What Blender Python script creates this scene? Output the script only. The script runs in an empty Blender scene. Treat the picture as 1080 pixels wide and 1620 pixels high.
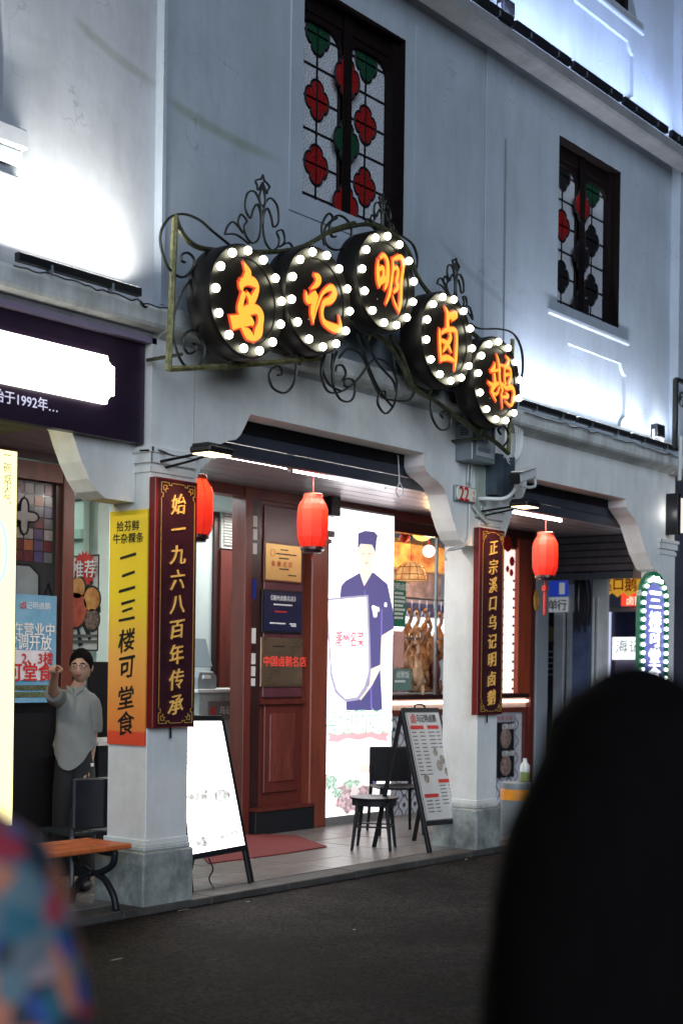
import bpy, math, random
from mathutils import Vector, Matrix, noise as mnoise
random.seed(7)
sc = bpy.context.scene
col = sc.collection
# ------------------------------------------------------------------ camera, world, sun, exposure
F, PXC, PYC, ROLL = 2250.0, 540.0, 1056.0, 0.0135
PHI = math.atan(1760 / 2250)
CAM = (-6.39, -6.60, 1.6)
FW = (math.cos(PHI), math.sin(PHI)); RT = (math.sin(PHI), -math.cos(PHI))
cd = bpy.data.cameras.new('camera'); cam = bpy.data.objects.new('camera', cd); col.objects.link(cam); sc.camera = cam
cd.sensor_fit = 'VERTICAL'; cd.sensor_height = 36; cd.lens = 50; cd.clip_end = 300; cd.clip_start = .05
cd.shift_y = (1056 - 810) / 1620
cam.location = CAM
up = Vector((0, 0, 1)); fwv = Vector((FW[0], FW[1], 0)); rtv = Vector((RT[0], RT[1], 0))
cr, sr = math.cos(ROLL), math.sin(ROLL)
cx = rtv * cr + up * sr; cy = up * cr - rtv * sr
cam.rotation_euler = Matrix((cx, cy, -fwv)).transposed().to_euler()
# the principal point sits on the horizon, so the small roll also slides the frame sideways a little
cd.shift_x = 0.0
cd.dof.use_dof = True; cd.dof.focus_distance = 10.4; cd.dof.aperture_fstop = 2.2
w = bpy.data.worlds.new('World'); sc.world = w; w.use_nodes = True
nt = w.node_tree; sky = nt.nodes.new('ShaderNodeTexSky'); sky.sky_type = 'NISHITA'; sky.sun_disc = False
sky.sun_elevation = math.radians(38); sky.sun_rotation = math.radians(215); sky.altitude = 0
nt.links.new(sky.outputs[0], nt.nodes['Background'].inputs[0]); nt.nodes['Background'].inputs[1].default_value = 0.006
sd = bpy.data.lights.new('night_glow', 'SUN'); so = bpy.data.objects.new('night_glow', sd); col.objects.link(so)
sd.energy = 1.5; sd.angle = math.radians(40); sd.color = (.74, .85, 1.0)
so.rotation_euler = Vector((.62, .72, -.30)).to_track_quat('-Z', 'Y').to_euler()
sc.view_settings.view_transform = 'Standard'; sc.view_settings.look = 'None'; sc.view_settings.gamma = 1
sc.view_settings.exposure = 0.36
sc.cycles.use_denoising = True; sc.cycles.max_bounces = 6; sc.cycles.sample_clamp_indirect = 4
sc.cycles.caustics_reflective = False; sc.cycles.caustics_refractive = False

def at(px, py, **k):      # a measured spot of the place, on a wall / floor plane x=, y= or z= in metres
    u = px - PXC; v = PYC - py
    a = (u * cr - v * sr) / F; b = (u * sr + v * cr) / F
    d = (FW[0] + a * RT[0], FW[1] + a * RT[1], b)
    (ax, val), = k.items()
    if ax == 'd': t = val
    else:
        i = 'xyz'.index(ax); t = (val - CAM[i]) / d[i]
    return Vector((CAM[0] + t * d[0], CAM[1] + t * d[1], CAM[2] + t * d[2]))

# ------------------------------------------------------------------ materials
def lin(c): return tuple((x / 12.92 if x <= .04045 else ((x + .055) / 1.055) ** 2.4) for x in c)
MATS = {}
def mat(name, c, rough=.6, metal=0., var=.15, scale=6., bump=.0, bscale=60., spec=.5, emit=None, es=1., c2=None, dirt=0., streak=False):
    m = bpy.data.materials.new(name); m.use_nodes = True; MATS[name] = m
    n = m.node_tree.nodes; l = m.node_tree.links; p = n['Principled BSDF']
    p.inputs['Roughness'].default_value = rough; p.inputs['Metallic'].default_value = metal
    p.inputs['Specular IOR Level'].default_value = spec
    p.inputs['Base Color'].default_value = (*c, 1)
    tc = n.new('ShaderNodeTexCoord')
    if var > 0 or c2:
        no = n.new('ShaderNodeTexNoise'); no.inputs['Scale'].default_value = scale; no.inputs['Detail'].default_value = 6
        no.inputs['Roughness'].default_value = .65
        mp = n.new('ShaderNodeMapping'); l.new(tc.outputs['Object'], mp.inputs[0]); l.new(mp.outputs[0], no.inputs['Vector'])
        if streak: mp.inputs['Scale'].default_value = (1, 1, .12)
        r = n.new('ShaderNodeValToRGB'); l.new(no.outputs['Fac'], r.inputs[0])
        a = tuple(x * (1 - var) for x in c); b = c2 if c2 else tuple(min(1, x * (1 + var * .6)) for x in c)
        r.color_ramp.elements[0].position = .3; r.color_ramp.elements[0].color = (*a, 1)
        r.color_ramp.elements[1].position = .7; r.color_ramp.elements[1].color = (*b, 1)
        out = r.outputs[0]
        if emit == 'base': l.new(out, p.inputs['Emission Color']); p.inputs['Emission Strength'].default_value = es
        if dirt > 0:
            d = n.new('ShaderNodeTexNoise'); d.inputs['Scale'].default_value = scale * .35; d.inputs['Detail'].default_value = 9; d.inputs['Roughness'].default_value = .75
            l.new(mp.outputs[0], d.inputs['Vector'])
            dr = n.new('ShaderNodeValToRGB'); l.new(d.outputs['Fac'], dr.inputs[0])
            dr.color_ramp.elements[0].position = .36; dr.color_ramp.elements[0].color = (1 - dirt,) * 3 + (1,)
            dr.color_ramp.elements[1].position = .52; dr.color_ramp.elements[1].color = (1, 1, 1, 1)
            mx = n.new('ShaderNodeMixRGB'); mx.blend_type = 'MULTIPLY'; mx.inputs[0].default_value = 1
            l.new(out, mx.inputs[1]); l.new(dr.outputs[0], mx.inputs[2]); out = mx.outputs[0]
        l.new(out, p.inputs['Base Color'])
        if rough > .15:
            mr = n.new('ShaderNodeMapRange'); mr.inputs[3].default_value = max(.05, rough - .1); mr.inputs[4].default_value = min(1, rough + .12)
            l.new(no.outputs['Fac'], mr.inputs[0]); l.new(mr.outputs[0], p.inputs['Roughness'])
    if bump > 0:
        b1 = n.new('ShaderNodeTexNoise'); b1.inputs['Scale'].default_value = bscale; b1.inputs['Detail'].default_value = 5
        l.new(tc.outputs['Object'], b1.inputs['Vector'])
        bn = n.new('ShaderNodeBump'); bn.inputs['Strength'].default_value = bump; bn.inputs['Distance'].default_value = .01
        l.new(b1.outputs['Fac'], bn.inputs['Height']); l.new(bn.outputs[0], p.inputs['Normal'])
    if emit and emit != 'base':
        p.inputs['Emission Color'].default_value = (*emit, 1); p.inputs['Emission Strength'].default_value = es
    return m
def glow(name, c, s, base=(.02, .02, .02)): return mat(name, base, .5, var=0, emit=c, es=s)
def wood(name, c, rough=.4, s=14):
    m = mat(name, c, rough, var=.35, scale=s, streak=True, bump=.08, bscale=90, spec=.5); return m

PLASTER = mat('painted_plaster', (.35, .405, .475), .75, var=.08, scale=1.3, bump=.25, bscale=9, dirt=.10)
PLASTER_N = mat('painted_plaster_old', (.41, .44, .49), .75, var=.10, scale=1.1, bump=.25, bscale=8, dirt=.14)
COLUMN = mat('column_paint', (.78, .79, .77), .6, var=.08, scale=3, bump=.2, bscale=14, dirt=.12)
PLINTH = mat('worn_grey_plinth', (.27, .31, .30), .65, var=.5, scale=5, bump=.5, bscale=25, dirt=.4, c2=(.42, .45, .43))
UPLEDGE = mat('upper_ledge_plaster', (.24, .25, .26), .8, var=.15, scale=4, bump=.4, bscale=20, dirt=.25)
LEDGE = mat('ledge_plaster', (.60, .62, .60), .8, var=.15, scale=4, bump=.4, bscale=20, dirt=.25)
def asphalt():
    m = mat('asphalt', (.015, .014, .0155), .9, spec=.12, var=.45, scale=2.2, c2=(.027, .024, .023), bump=.0)
    n = m.node_tree.nodes; l = m.node_tree.links; p = n['Principled BSDF']
    tc = n.new('ShaderNodeTexCoord'); v = n.new('ShaderNodeTexVoronoi'); v.inputs['Scale'].default_value = 75
    l.new(tc.outputs['Object'], v.inputs['Vector'])
    bn = n.new('ShaderNodeBump'); bn.inputs['Strength'].default_value = .9; bn.inputs['Distance'].default_value = .012
    l.new(v.outputs['Distance'], bn.inputs['Height']); l.new(bn.outputs[0], p.inputs['Normal'])
    src = p.inputs['Base Color'].links[0].from_socket; v2 = n.new('ShaderNodeTexVoronoi'); v2.inputs['Scale'].default_value = 55; l.new(tc.outputs['Object'], v2.inputs['Vector'])
    rr = n.new('ShaderNodeValToRGB'); l.new(v2.outputs['Color'], rr.inputs[0]); rr.color_ramp.elements[0].position = .15; rr.color_ramp.elements[0].color = (.35, .35, .35, 1); rr.color_ramp.elements[1].position = .85; rr.color_ramp.elements[1].color = (2.1, 2.05, 2.0, 1)
    big = n.new('ShaderNodeTexNoise'); big.inputs['Scale'].default_value = .9; big.inputs['Detail'].default_value = 8; l.new(tc.outputs['Object'], big.inputs['Vector'])
    br = n.new('ShaderNodeValToRGB'); l.new(big.outputs['Fac'], br.inputs[0]); br.color_ramp.elements[0].position = .4; br.color_ramp.elements[0].color = (.55, .5, .48, 1); br.color_ramp.elements[1].position = .6; br.color_ramp.elements[1].color = (1.15, 1.1, 1.1, 1)
    for c_ in (rr.outputs[0], br.outputs[0]):
        mx = n.new('ShaderNodeMixRGB'); mx.blend_type = 'MULTIPLY'; mx.inputs[0].default_value = 1; l.new(src, mx.inputs[1]); l.new(c_, mx.inputs[2]); src = mx.outputs[0]
    l.new(src, p.inputs['Base Color'])
    return m
ASPHALT = asphalt()
TILE = mat('floor_tile', (.20, .185, .175), .33, var=.35, scale=5, bump=.15, bscale=30, dirt=.3)
GROUT = mat('grout', (.09, .085, .08), .8, var=.2)
KERB = mat('kerb_stone', (.065, .06, .055), .7, var=.4, scale=7, bump=.4, bscale=30, dirt=.4)
BLACK = mat('black_paint', (.008, .008, .010), .6, var=.1, spec=.15)
BLACKP = mat('black_plastic', (.011, .012, .015), .42, var=.15, spec=.3)
IRON = mat('weathered_iron', (.035, .04, .025), .5, metal=.3, var=.5, scale=30, c2=(.10, .105, .05), bump=.3, bscale=80)
IRONL = mat('worn_gilt_iron', (.16, .15, .05), .5, metal=.4, var=.6, scale=22, c2=(.30, .29, .13), bump=.4, bscale=60)
IRONB = mat('black_iron', (.018, .022, .02), .45, metal=.3, var=.3, scale=30)
DRUM = mat('drum_shell', (.007, .006, .006), .4, var=.2, spec=.25)
DRUMF = mat('drum_dark_face', (.012, .002, .002), .2, var=.1, spec=.3)
BULB = glow('bulb_glass', (1, .96, .70), 15)
NEON = glow('neon_yellow', (1.0, .37, .035), 1.3)
NEONR = glow('neon_rim', (.85, .05, .012), .7)
WHITEBOX = glow('lit_white_panel', (1, .97, .93), 3.2, (.8, .8, .8))
TUBE = glow('fluorescent_tube', (1, .95, .9), 14)
LEDW = glow('led_strip', (1, .97, .9), 8)
NAVY = mat('navy_shutter', (.06, .068, .095), .38, metal=.2, var=.2, scale=5)
CEIL = mat('ceiling_slat', (.30, .26, .29), .32, var=.2, scale=3)
WOOD = wood('red_brown_wood', (.115, .022, .016), .3)
WOODD = wood('dark_wood', (.03, .010, .010), .3)
WOODO = wood('orange_lacquer_wood', (.33, .055, .02), .32)
PLUM = mat('plum_board', (.10, .03, .04), .3, var=.15)
WINF = mat('window_timber', (.007, .004, .004), .6, spec=.15, var=.3, scale=20)
GOLD = mat('gold_leaf', (.80, .46, .10), .35, metal=.35, var=.2, scale=40, spec=.6)
LACQ = mat('plaque_lacquer', (.045, .012, .02), .3, var=.3, scale=8, spec=.5)
LACQR = mat('plaque_edge', (.16, .012, .010), .3, var=.2)
RED = mat('red_print', (.55, .02, .015), .5, var=.05)
INK = mat('black_ink', (.012, .012, .012), .5, var=0)
WHITE = mat('white_print', (.78, .78, .76), .55, var=.04)
PAPER = mat('paper', (.62, .60, .57), .5, var=.08, scale=9)
GREYM = mat('grey_metal', (.25, .29, .31), .42, metal=.3, var=.15)
STEEL = mat('steel', (.45, .47, .5), .3, metal=.8, var=.15, scale=20)
CABLE = mat('cable', (.012, .012, .014), .5, var=.1)
PVC = mat('white_pvc', (.66, .68, .66), .4, var=.1)
LANT = mat('lantern_silk', (.75, .05, .03), .6, var=.12, scale=12, emit=(1, .05, .02), es=.10)
_n = LANT.node_tree.nodes; _l = LANT.node_tree.links; _t = _n.new('ShaderNodeBsdfTranslucent'); _t.inputs[0].default_value = (.95, .10, .05, 1); _m = _n.new('ShaderNodeMixShader'); _m.inputs[0].default_value = .55
_l.new(_n['Principled BSDF'].outputs[0], _m.inputs[1]); _l.new(_t.outputs[0], _m.inputs[2]); _l.new(_m.outputs[0], _n['Material Output'].inputs[0])
SLATW = mat('bench_slat', (.60, .15, .045), .38, var=.35, scale=9, bump=.2, bscale=60)
REDMAT = mat('red_mat', (.15, .015, .015), .9, var=.2, scale=40)
PURPLE = mat('aubergine_fascia', (.022, .010, .026), .35, var=.2, scale=3)
GLASSG = None

def grime(m, k=.8, cracks=True):
    n = m.node_tree.nodes; l = m.node_tree.links; p = n['Principled BSDF']; src = p.inputs['Base Color'].links[0].from_socket
    tc = n.new('ShaderNodeTexCoord'); mp = n.new('ShaderNodeMapping'); mp.inputs['Scale'].default_value = (2.2, 2.2, .45); l.new(tc.outputs['Object'], mp.inputs[0])
    t = n.new('ShaderNodeTexNoise'); t.inputs['Scale'].default_value = 1.6; t.inputs['Detail'].default_value = 10; t.inputs['Roughness'].default_value = .7; l.new(mp.outputs[0], t.inputs['Vector'])
    r = n.new('ShaderNodeValToRGB'); l.new(t.outputs['Fac'], r.inputs[0]); e = r.color_ramp.elements; e[0].position = .33; e[0].color = (k, k * .99, k * .95, 1); e[1].position = .56; e[1].color = (1, 1, 1, 1)
    mx = n.new('ShaderNodeMixRGB'); mx.blend_type = 'MULTIPLY'; mx.inputs[0].default_value = 1; l.new(src, mx.inputs[1]); l.new(r.outputs[0], mx.inputs[2]); src = mx.outputs[0]
    if cracks:
        w_ = n.new('ShaderNodeTexNoise'); w_.inputs['Scale'].default_value = 3; w_.inputs['Detail'].default_value = 6; l.new(tc.outputs['Object'], w_.inputs['Vector'])
        ad = n.new('ShaderNodeMixRGB'); ad.blend_type = 'ADD'; ad.inputs[0].default_value = .5; l.new(tc.outputs['Object'], ad.inputs[1]); l.new(w_.outputs['Color'], ad.inputs[2])
        v = n.new('ShaderNodeTexVoronoi'); v.feature = 'DISTANCE_TO_EDGE'; v.inputs['Scale'].default_value = .75; l.new(ad.outputs[0], v.inputs['Vector'])
        g = n.new('ShaderNodeValToRGB'); l.new(v.outputs['Distance'], g.inputs[0]); e = g.color_ramp.elements; e[0].position = .0; e[0].color = (.74, .74, .74, 1); e[1].position = .004; e[1].color = (1, 1, 1, 1)
        f = n.new('ShaderNodeMath'); f.operation = 'GREATER_THAN'; l.new(t.outputs['Fac'], f.inputs[0]); f.inputs[1].default_value = .52
        mx = n.new('ShaderNodeMixRGB'); mx.blend_type = 'MULTIPLY'; l.new(f.outputs[0], mx.inputs[0]); l.new(src, mx.inputs[1]); l.new(g.outputs[0], mx.inputs[2]); src = mx.outputs[0]
    l.new(src, p.inputs['Base Color'])
grime(PLASTER, .87); grime(PLASTER_N, .85); grime(COLUMN, .88, False); grime(LEDGE, .62, False)
def arc_streak(m, x0, z0, x1, z1, wd, c=(.62, .66, .42)):  # tints a thin sagging band from one point to another in the base colour
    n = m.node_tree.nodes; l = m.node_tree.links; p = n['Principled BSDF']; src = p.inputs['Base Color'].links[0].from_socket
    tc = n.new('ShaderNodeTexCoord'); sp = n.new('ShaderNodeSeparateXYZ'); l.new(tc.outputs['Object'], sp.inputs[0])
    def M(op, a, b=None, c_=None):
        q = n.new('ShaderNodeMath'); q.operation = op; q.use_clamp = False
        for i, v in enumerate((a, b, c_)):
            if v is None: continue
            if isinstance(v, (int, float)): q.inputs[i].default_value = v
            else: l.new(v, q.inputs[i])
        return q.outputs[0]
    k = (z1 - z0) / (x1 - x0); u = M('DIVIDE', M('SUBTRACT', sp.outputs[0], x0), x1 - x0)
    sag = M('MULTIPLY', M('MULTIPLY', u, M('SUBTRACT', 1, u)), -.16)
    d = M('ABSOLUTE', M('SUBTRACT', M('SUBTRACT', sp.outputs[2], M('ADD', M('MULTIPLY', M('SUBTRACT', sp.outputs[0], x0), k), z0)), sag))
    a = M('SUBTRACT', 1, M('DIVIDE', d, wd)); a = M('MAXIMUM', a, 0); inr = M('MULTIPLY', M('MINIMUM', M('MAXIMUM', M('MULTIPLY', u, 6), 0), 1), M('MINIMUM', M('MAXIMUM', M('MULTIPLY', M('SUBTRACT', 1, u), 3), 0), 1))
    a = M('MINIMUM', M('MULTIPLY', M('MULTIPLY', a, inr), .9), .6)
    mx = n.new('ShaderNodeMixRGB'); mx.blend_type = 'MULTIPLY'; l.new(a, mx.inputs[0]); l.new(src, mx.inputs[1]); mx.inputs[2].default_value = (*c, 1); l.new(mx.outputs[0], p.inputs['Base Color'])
a_, b_ = at(255, 150, y=0), at(455, 258, y=0); arc_streak(PLASTER, a_.x, a_.z, b_.x, b_.z, .05)
a_, b_ = at(520, 430, y=0), at(820, 395, y=0); arc_streak(PLASTER, 3.2, 5.15, 4.6, 4.75, .05, (.72, .74, .74))
a_, b_ = at(95, 30, y=.16), at(250, 150, y=.16); arc_streak(PLASTER_N, a_.x + 1, a_.z, b_.x + 1, b_.z, .05, (.66, .66, .55))

# ------------------------------------------------------------------ mesh builder
def root_of(o):
    while o.parent: o = o.parent
    return o
class MB:
    def __init__(s): s.v = []; s.f = []
    def add(s, vs, fs):
        b = len(s.v); s.v += [tuple(p) for p in vs]; s.f += [tuple(i + b for i in f) for f in fs]; return s
    def box(s, x0, x1, y0, y1, z0, z1):
        return s.add([(x0, y0, z0), (x1, y0, z0), (x1, y1, z0), (x0, y1, z0), (x0, y0, z1), (x1, y0, z1), (x1, y1, z1), (x0, y1, z1)],
                     [(0, 3, 2, 1), (4, 5, 6, 7), (0, 1, 5, 4), (1, 2, 6, 5), (2, 3, 7, 6), (3, 0, 4, 7)])
    def obox(s, a, b, wd, th, upv=(0, 0, 1)):     # bar from a to b, width wd, thickness th along upv
        a = Vector(a); b = Vector(b); d = (b - a).normalized(); u = Vector(upv); sd_ = d.cross(u)
        if sd_.length < 1e-4: u = Vector((0, 1, 0)); sd_ = d.cross(u)
        sd_.normalize(); u = sd_.cross(d)
        vs = [p + sd_ * (wd / 2 * i) + u * (th / 2 * j) for p in (a, b) for i, j in ((-1, -1), (1, -1), (1, 1), (-1, 1))]
        return s.add(vs, [(0, 1, 2, 3), (7, 6, 5, 4), (0, 4, 5, 1), (1, 5, 6, 2), (2, 6, 7, 3), (3, 7, 4, 0)])
    def prism(s, pts, y0, y1, axis='y'):          # outline in the plane across the axis
        n = len(pts)
        mk = {'y': lambda p, t: (p[0], t, p[1]), 'x': lambda p, t: (t, p[0], p[1]), 'z': lambda p, t: (p[0], p[1], t)}[axis]
        vs = [mk(p, y0) for p in pts] + [mk(p, y1) for p in pts]
        return s.add(vs, [tuple(range(n)), tuple(range(2 * n - 1, n - 1, -1))] + [(i, i + n, (i + 1) % n + n, (i + 1) % n) for i in range(n)])
    def tube(s, path, r, n=6, r2=None, closed=False):
        path = [Vector(p) for p in path]; m = len(path); vs = []; prev = None
        for i, p in enumerate(path):
            d = (path[min(i + 1, m - 1)] - path[max(i - 1, 0)]).normalized()
            if prev is None:
                u = Vector((0, 1, 0)); u = u - d * u.dot(d)
                if u.length < 1e-3: u = Vector((1, 0, 0)) - d * d.x
            else: u = prev - d * prev.dot(d)
            u.normalize(); prev = u; w_ = d.cross(u)
            rr = r[i] if isinstance(r, (list, tuple)) else r
            ru = rr if r2 is None else r2
            vs += [p + u * (ru * math.cos(2 * math.pi * k / n)) + w_ * (rr * math.sin(2 * math.pi * k / n)) for k in range(n)]
        fs = [(i * n + k, i * n + (k + 1) % n, (i + 1) * n + (k + 1) % n, (i + 1) * n + k) for i in range(m - 1) for k in range(n)]
        fs += [tuple(range(n - 1, -1, -1)), tuple(range((m - 1) * n, m * n))]
        return s.add(vs, fs)
    def lathe(s, prof, c=(0, 0, 0), n=24, axis='z', sx=1., sy=1.):
        vs = []; m = len(prof)
        for r, h in prof:
            for k in range(n):
                a = 2 * math.pi * k / n; x, y = r * math.cos(a) * sx, r * math.sin(a) * sy
                q = (x, y, h) if axis == 'z' else (x, -h, y) if axis == 'y' else (h, x, y)
                vs.append((c[0] + q[0], c[1] + q[1], c[2] + q[2]))
        fs = [(i * n + k, i * n + (k + 1) % n, (i + 1) * n + (k + 1) % n, (i + 1) * n + k) for i in range(m - 1) for k in range(n)]
        fs += [tuple(range(n - 1, -1, -1)), tuple(range((m - 1) * n, m * n))]
        return s.add(vs, fs)
    def sphere(s, c, r, n=10, m=6, sz=1.):
        prof = [(r * math.sin(math.pi * (i + .02) / (m + .04)), -r * sz * math.cos(math.pi * (i + .02) / (m + .04))) for i in range(m + 1)]
        prof[0] = (r * .03, -r * sz); prof[-1] = (r * .03, r * sz)
        return s.lathe(prof, c, n)
    def build(s, name, m, parent=None, smooth=False, bevel=0, local=False):
        me = bpy.data.meshes.new(name)
        off = Vector((0, 0, 0))
        if parent is not None and not local: off = Vector(root_of(parent).location)
        me.from_pydata([(x - off.x, y - off.y, z - off.z) for x, y, z in s.v], [], s.f)
        me.validate(); me.update()
        import bmesh
        bm = bmesh.new(); bm.from_mesh(me); bmesh.ops.recalc_face_normals(bm, faces=bm.faces[:])
        if bevel:
            bmesh.ops.bevel(bm, geom=[e for e in bm.edges if len(e.link_faces) == 2 and e.calc_face_angle(0) > .6], offset=bevel, segments=1, affect='EDGES')
        bm.to_mesh(me); bm.free()
        if smooth:
            for p in me.polygons: p.use_smooth = True
        if m: me.materials.append(m)
        o = bpy.data.objects.new(name, me); col.objects.link(o)
        if parent is not None: o.parent = parent
        if smooth and smooth != 'all':
            md = o.modifiers.new('s', 'EDGE_SPLIT'); md.split_angle = math.radians(40)
        return o
def tag(o, label=None, cat=None, group=None, kind=None):
    if label: o['label'] = label
    if cat: o['category'] = cat
    if group: o['group'] = group
    if kind: o['kind'] = kind
    return o
def thing(name, label, cat, loc=(0, 0, 0), rz=0, group=None):
    o = bpy.data.objects.new(name, None); col.objects.link(o); o.location = loc; o.rotation_euler = (0, 0, rz)
    return tag(o, label, cat, group)
def clone(o, parent=None):
    c = o.copy(); col.objects.link(c); c.parent = parent
    for ch in list(o.children): clone(ch, c)
    return c
def lamp(name, kind, loc, energy, color, target=None, parent=None, **k):
    d = bpy.data.lights.new(name, kind); d.energy = energy; d.color = color
    for a, b in k.items(): setattr(d, a, b)
    o = bpy.data.objects.new(name, d); col.objects.link(o)
    off = Vector(root_of(parent).location) if parent else Vector((0, 0, 0))
    o.location = Vector(loc) - off
    if parent: o.parent = parent
    if target is not None: o.rotation_euler = (Vector(target) - Vector(loc)).to_track_quat('-Z', 'Y').to_euler()
    return o
def spline(pts, k=5):
    out = []; n = len(pts); P = [Vector(p) for p in pts]
    for i in range(n - 1):
        a = P[max(i - 1, 0)]; b = P[i]; c = P[i + 1]; d = P[min(i + 2, n - 1)]
        for j in range(k):
            t = j / k
            out.append(.5 * ((2 * b) + (c - a) * t + (2 * a - 5 * b + 4 * c - d) * t * t + (3 * b - a - 3 * c + d) * t ** 3))
    out.append(P[-1]); return out

# ------------------------------------------------------------------ lettering
_G = {}
def glyph(s, bold=0., brush=False):
    k = (s, bold, brush)
    if k in _G: return _G[k]
    c = bpy.data.curves.new('g', 'FONT'); c.body = s; c.size = 1; c.offset = bold; c.resolution_u = 3
    c.align_x = 'CENTER'; c.align_y = 'CENTER'
    o = bpy.data.objects.new('g', c); col.objects.link(o); bpy.context.view_layer.update()
    me = bpy.data.meshes.new_from_object(o.evaluated_get(bpy.context.evaluated_depsgraph_get()))
    V = [v.co.copy() for v in me.vertices]; Fc = [tuple(p.vertices) for p in me.polygons]
    bpy.data.objects.remove(o); bpy.data.curves.remove(c); bpy.data.meshes.remove(me)
    if V:
        mx = (min(v.x for v in V) + max(v.x for v in V)) / 2; my = (min(v.y for v in V) + max(v.y for v in V)) / 2
        if len(s) == 1 and s not in '一二三…': V = [Vector((v.x - mx, v.y - my, 0)) for v in V]
        else: V = [Vector((v.x - mx, v.y - (my if s in '一' else .0 if len(s) == 1 else my), 0)) for v in V]
    if brush:
        h = sum(map(ord, s)) * .37
        for v in V:
            q = Vector((v.x * 2.2 + h, v.y * 2.2, h)); q2 = Vector((v.x * 9 + h, v.y * 9, h * 2))
            dx = mnoise.noise(q) * .07 + mnoise.noise(q2) * .016; dy = mnoise.noise(q + Vector((9, 3, 1))) * .06 + mnoise.noise(q2 + Vector((5, 5, 5))) * .016
            v.y += v.x * .16 + dy; v.x += v.y * .06 + dx
    _G[k] = (V, Fc); return _G[k]
def letters(s, c, size, U, Vv, m, parent, name='lettering', bold=0., brush=False, depth=0., stretch=1., lift=.003, local=False):
    ex = bold * .8; V, Fc = glyph(s, 0., brush); U = Vector(U).normalized(); Vv = Vector(Vv).normalized(); N = U.cross(Vv); c = Vector(c)
    if ex and depth == 0 or ex and brush:
        V0, F0 = V, Fc; V, Fc = [], []
        for i_, (ox, oy) in enumerate(((-1, -.5), (1, -.5), (0, .8), (0, 0))):
            b_ = len(V); V += [Vector((v.x + ox * ex, v.y + oy * ex, i_ * .0004)) for v in V0]; Fc += [tuple(q + b_ for q in f) for f in F0]
    mb = MB(); n = len(V)
    if depth == 0:
        mb.add([c + U * (v.x * size * stretch) + Vv * (v.y * size) + N * (lift + v.z) for v in V], Fc)
    else:
        from collections import Counter
        top = [c + U * (v.x * size * stretch) + Vv * (v.y * size) + N * (lift + depth + v.z) for v in V]
        bot = [c + U * (v.x * size * stretch) + Vv * (v.y * size) + N * lift for v in V]
        ec = Counter()
        for f in Fc:
            for i in range(len(f)): ec[frozenset((f[i], f[(i + 1) % len(f)]))] += 1
        sides = []
        for f in Fc:
            for i in range(len(f)):
                a, b = f[i], f[(i + 1) % len(f)]
                if ec[frozenset((a, b))] == 1: sides.append((a + n, b + n, b, a))
        mb.add(top + bot, list(Fc) + sides)
    me_o = MBflat(mb, name, m, parent, local); return me_o
def MBflat(mb, name, m, parent, local=False):
    me = bpy.data.meshes.new(name); off = Vector((0, 0, 0))
    if parent is not None and not local: off = Vector(root_of(parent).location)
    me.from_pydata([(x - off.x, y - off.y, z - off.z) for x, y, z in mb.v], [], mb.f); me.update()
    me.materials.append(m); o = bpy.data.objects.new(name, me); col.objects.link(o); o.parent = parent; return o
X_, Y_, Z_ = (1, 0, 0), (0, 1, 0), (0, 0, 1)

# ================================================================== SETTING
tag(MB().box(-40, 60, -40, 40, -.3, 0).build('road', ASPHALT), kind='structure')
FZ = .055
fl = tag(MB().box(-6, 8.9, .03, 2.1, 0.004, FZ - .006).build('arcade_floor', GROUT), kind='structure')
proto = None
xs = -3.0
for i in range(19):
    for j in range(5):
        x0 = -2.6 + i * .6; y0 = .17 + j * .39
        if proto is None:
            proto = MB().box(.004, .596, .004, .386, 0, .009).build('tile', TILE, fl, bevel=.002, local=True); t = proto
        else: t = proto.copy(); col.objects.link(t)
        t.location = (x0, y0, FZ - .007 + random.uniform(-.0012, .0012)); t.rotation_euler = (random.uniform(-.002, .002), random.uniform(-.002, .002), 0)
kb = tag(MB().box(-6, 8.9, -.04, .02, 0, FZ - .02).build('kerb', KERB), kind='structure')
for i in range(15):
    x0 = -2.6 + i * .8
    MB().box(x0 + .004, x0 + .796, -.05 + random.uniform(-.004, .004), .165, .002, FZ + random.uniform(-.002, .002)).build('kerb_stone', KERB, kb, bevel=.006)

# ------------------------------------------------------------------ the arcade building
def holes_wall(mb, x0, x1, z0, z1, holes, y0, y1):
    xs_ = sorted({x0, x1, *[h[0] for h in holes], *[h[1] for h in holes]})
    for a, b in zip(xs_, xs_[1:]):
        hs = sorted([h for h in holes if h[0] <= a and h[1] >= b], key=lambda h: h[2]); z = z0
        for h in hs:
            if h[2] > z: mb.box(a, b, y0, y1, z, h[2])
            z = h[3]
        if z < z1: mb.box(a, b, y0, y1, z, z1)
    return mb
house = thing('arcade_building', 'white plastered arcade house with two stained glass windows and three square columns', 'building')
W1 = (1.51, 2.77, 5.02, 6.58); W2 = (5.22, 6.46, 5.02, 6.58); W3 = (5.4, 6.76, 8.22, 9.4)
RP1, RP2 = (5.33, 6.63, 4.05, 4.68), (5.36, 6.70, 7.30, 7.93)
holes_wall(MB(), .095, 7.62, 3.86, 6.98, [W1, W2, RP1], 0, .26).build('wall', PLASTER, house)
holes_wall(MB(), .095, 7.62, 7.05, 10.2, [W3, RP2], 0, .26).build('wall', PLASTER, house)
MB().box(7.62, 12.5, -.10, .26, 3.86, 10.2).build('wall', PLASTER, house)
MB().box(.095, 8.9, 2.55, 2.7, 3.4, 3.86).build('wall', PLASTER, house)
# pilaster strip above column two, its hairline joints
MB().box(3.945, 4.25, -.012, 0.0, 3.93, 6.94).build('pilaster_strip', PLASTER, house, bevel=.004)
MB().box(.095, .125, -.010, 0.0, 3.93, 6.94).build('pilaster_strip', PLASTER, house)
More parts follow.
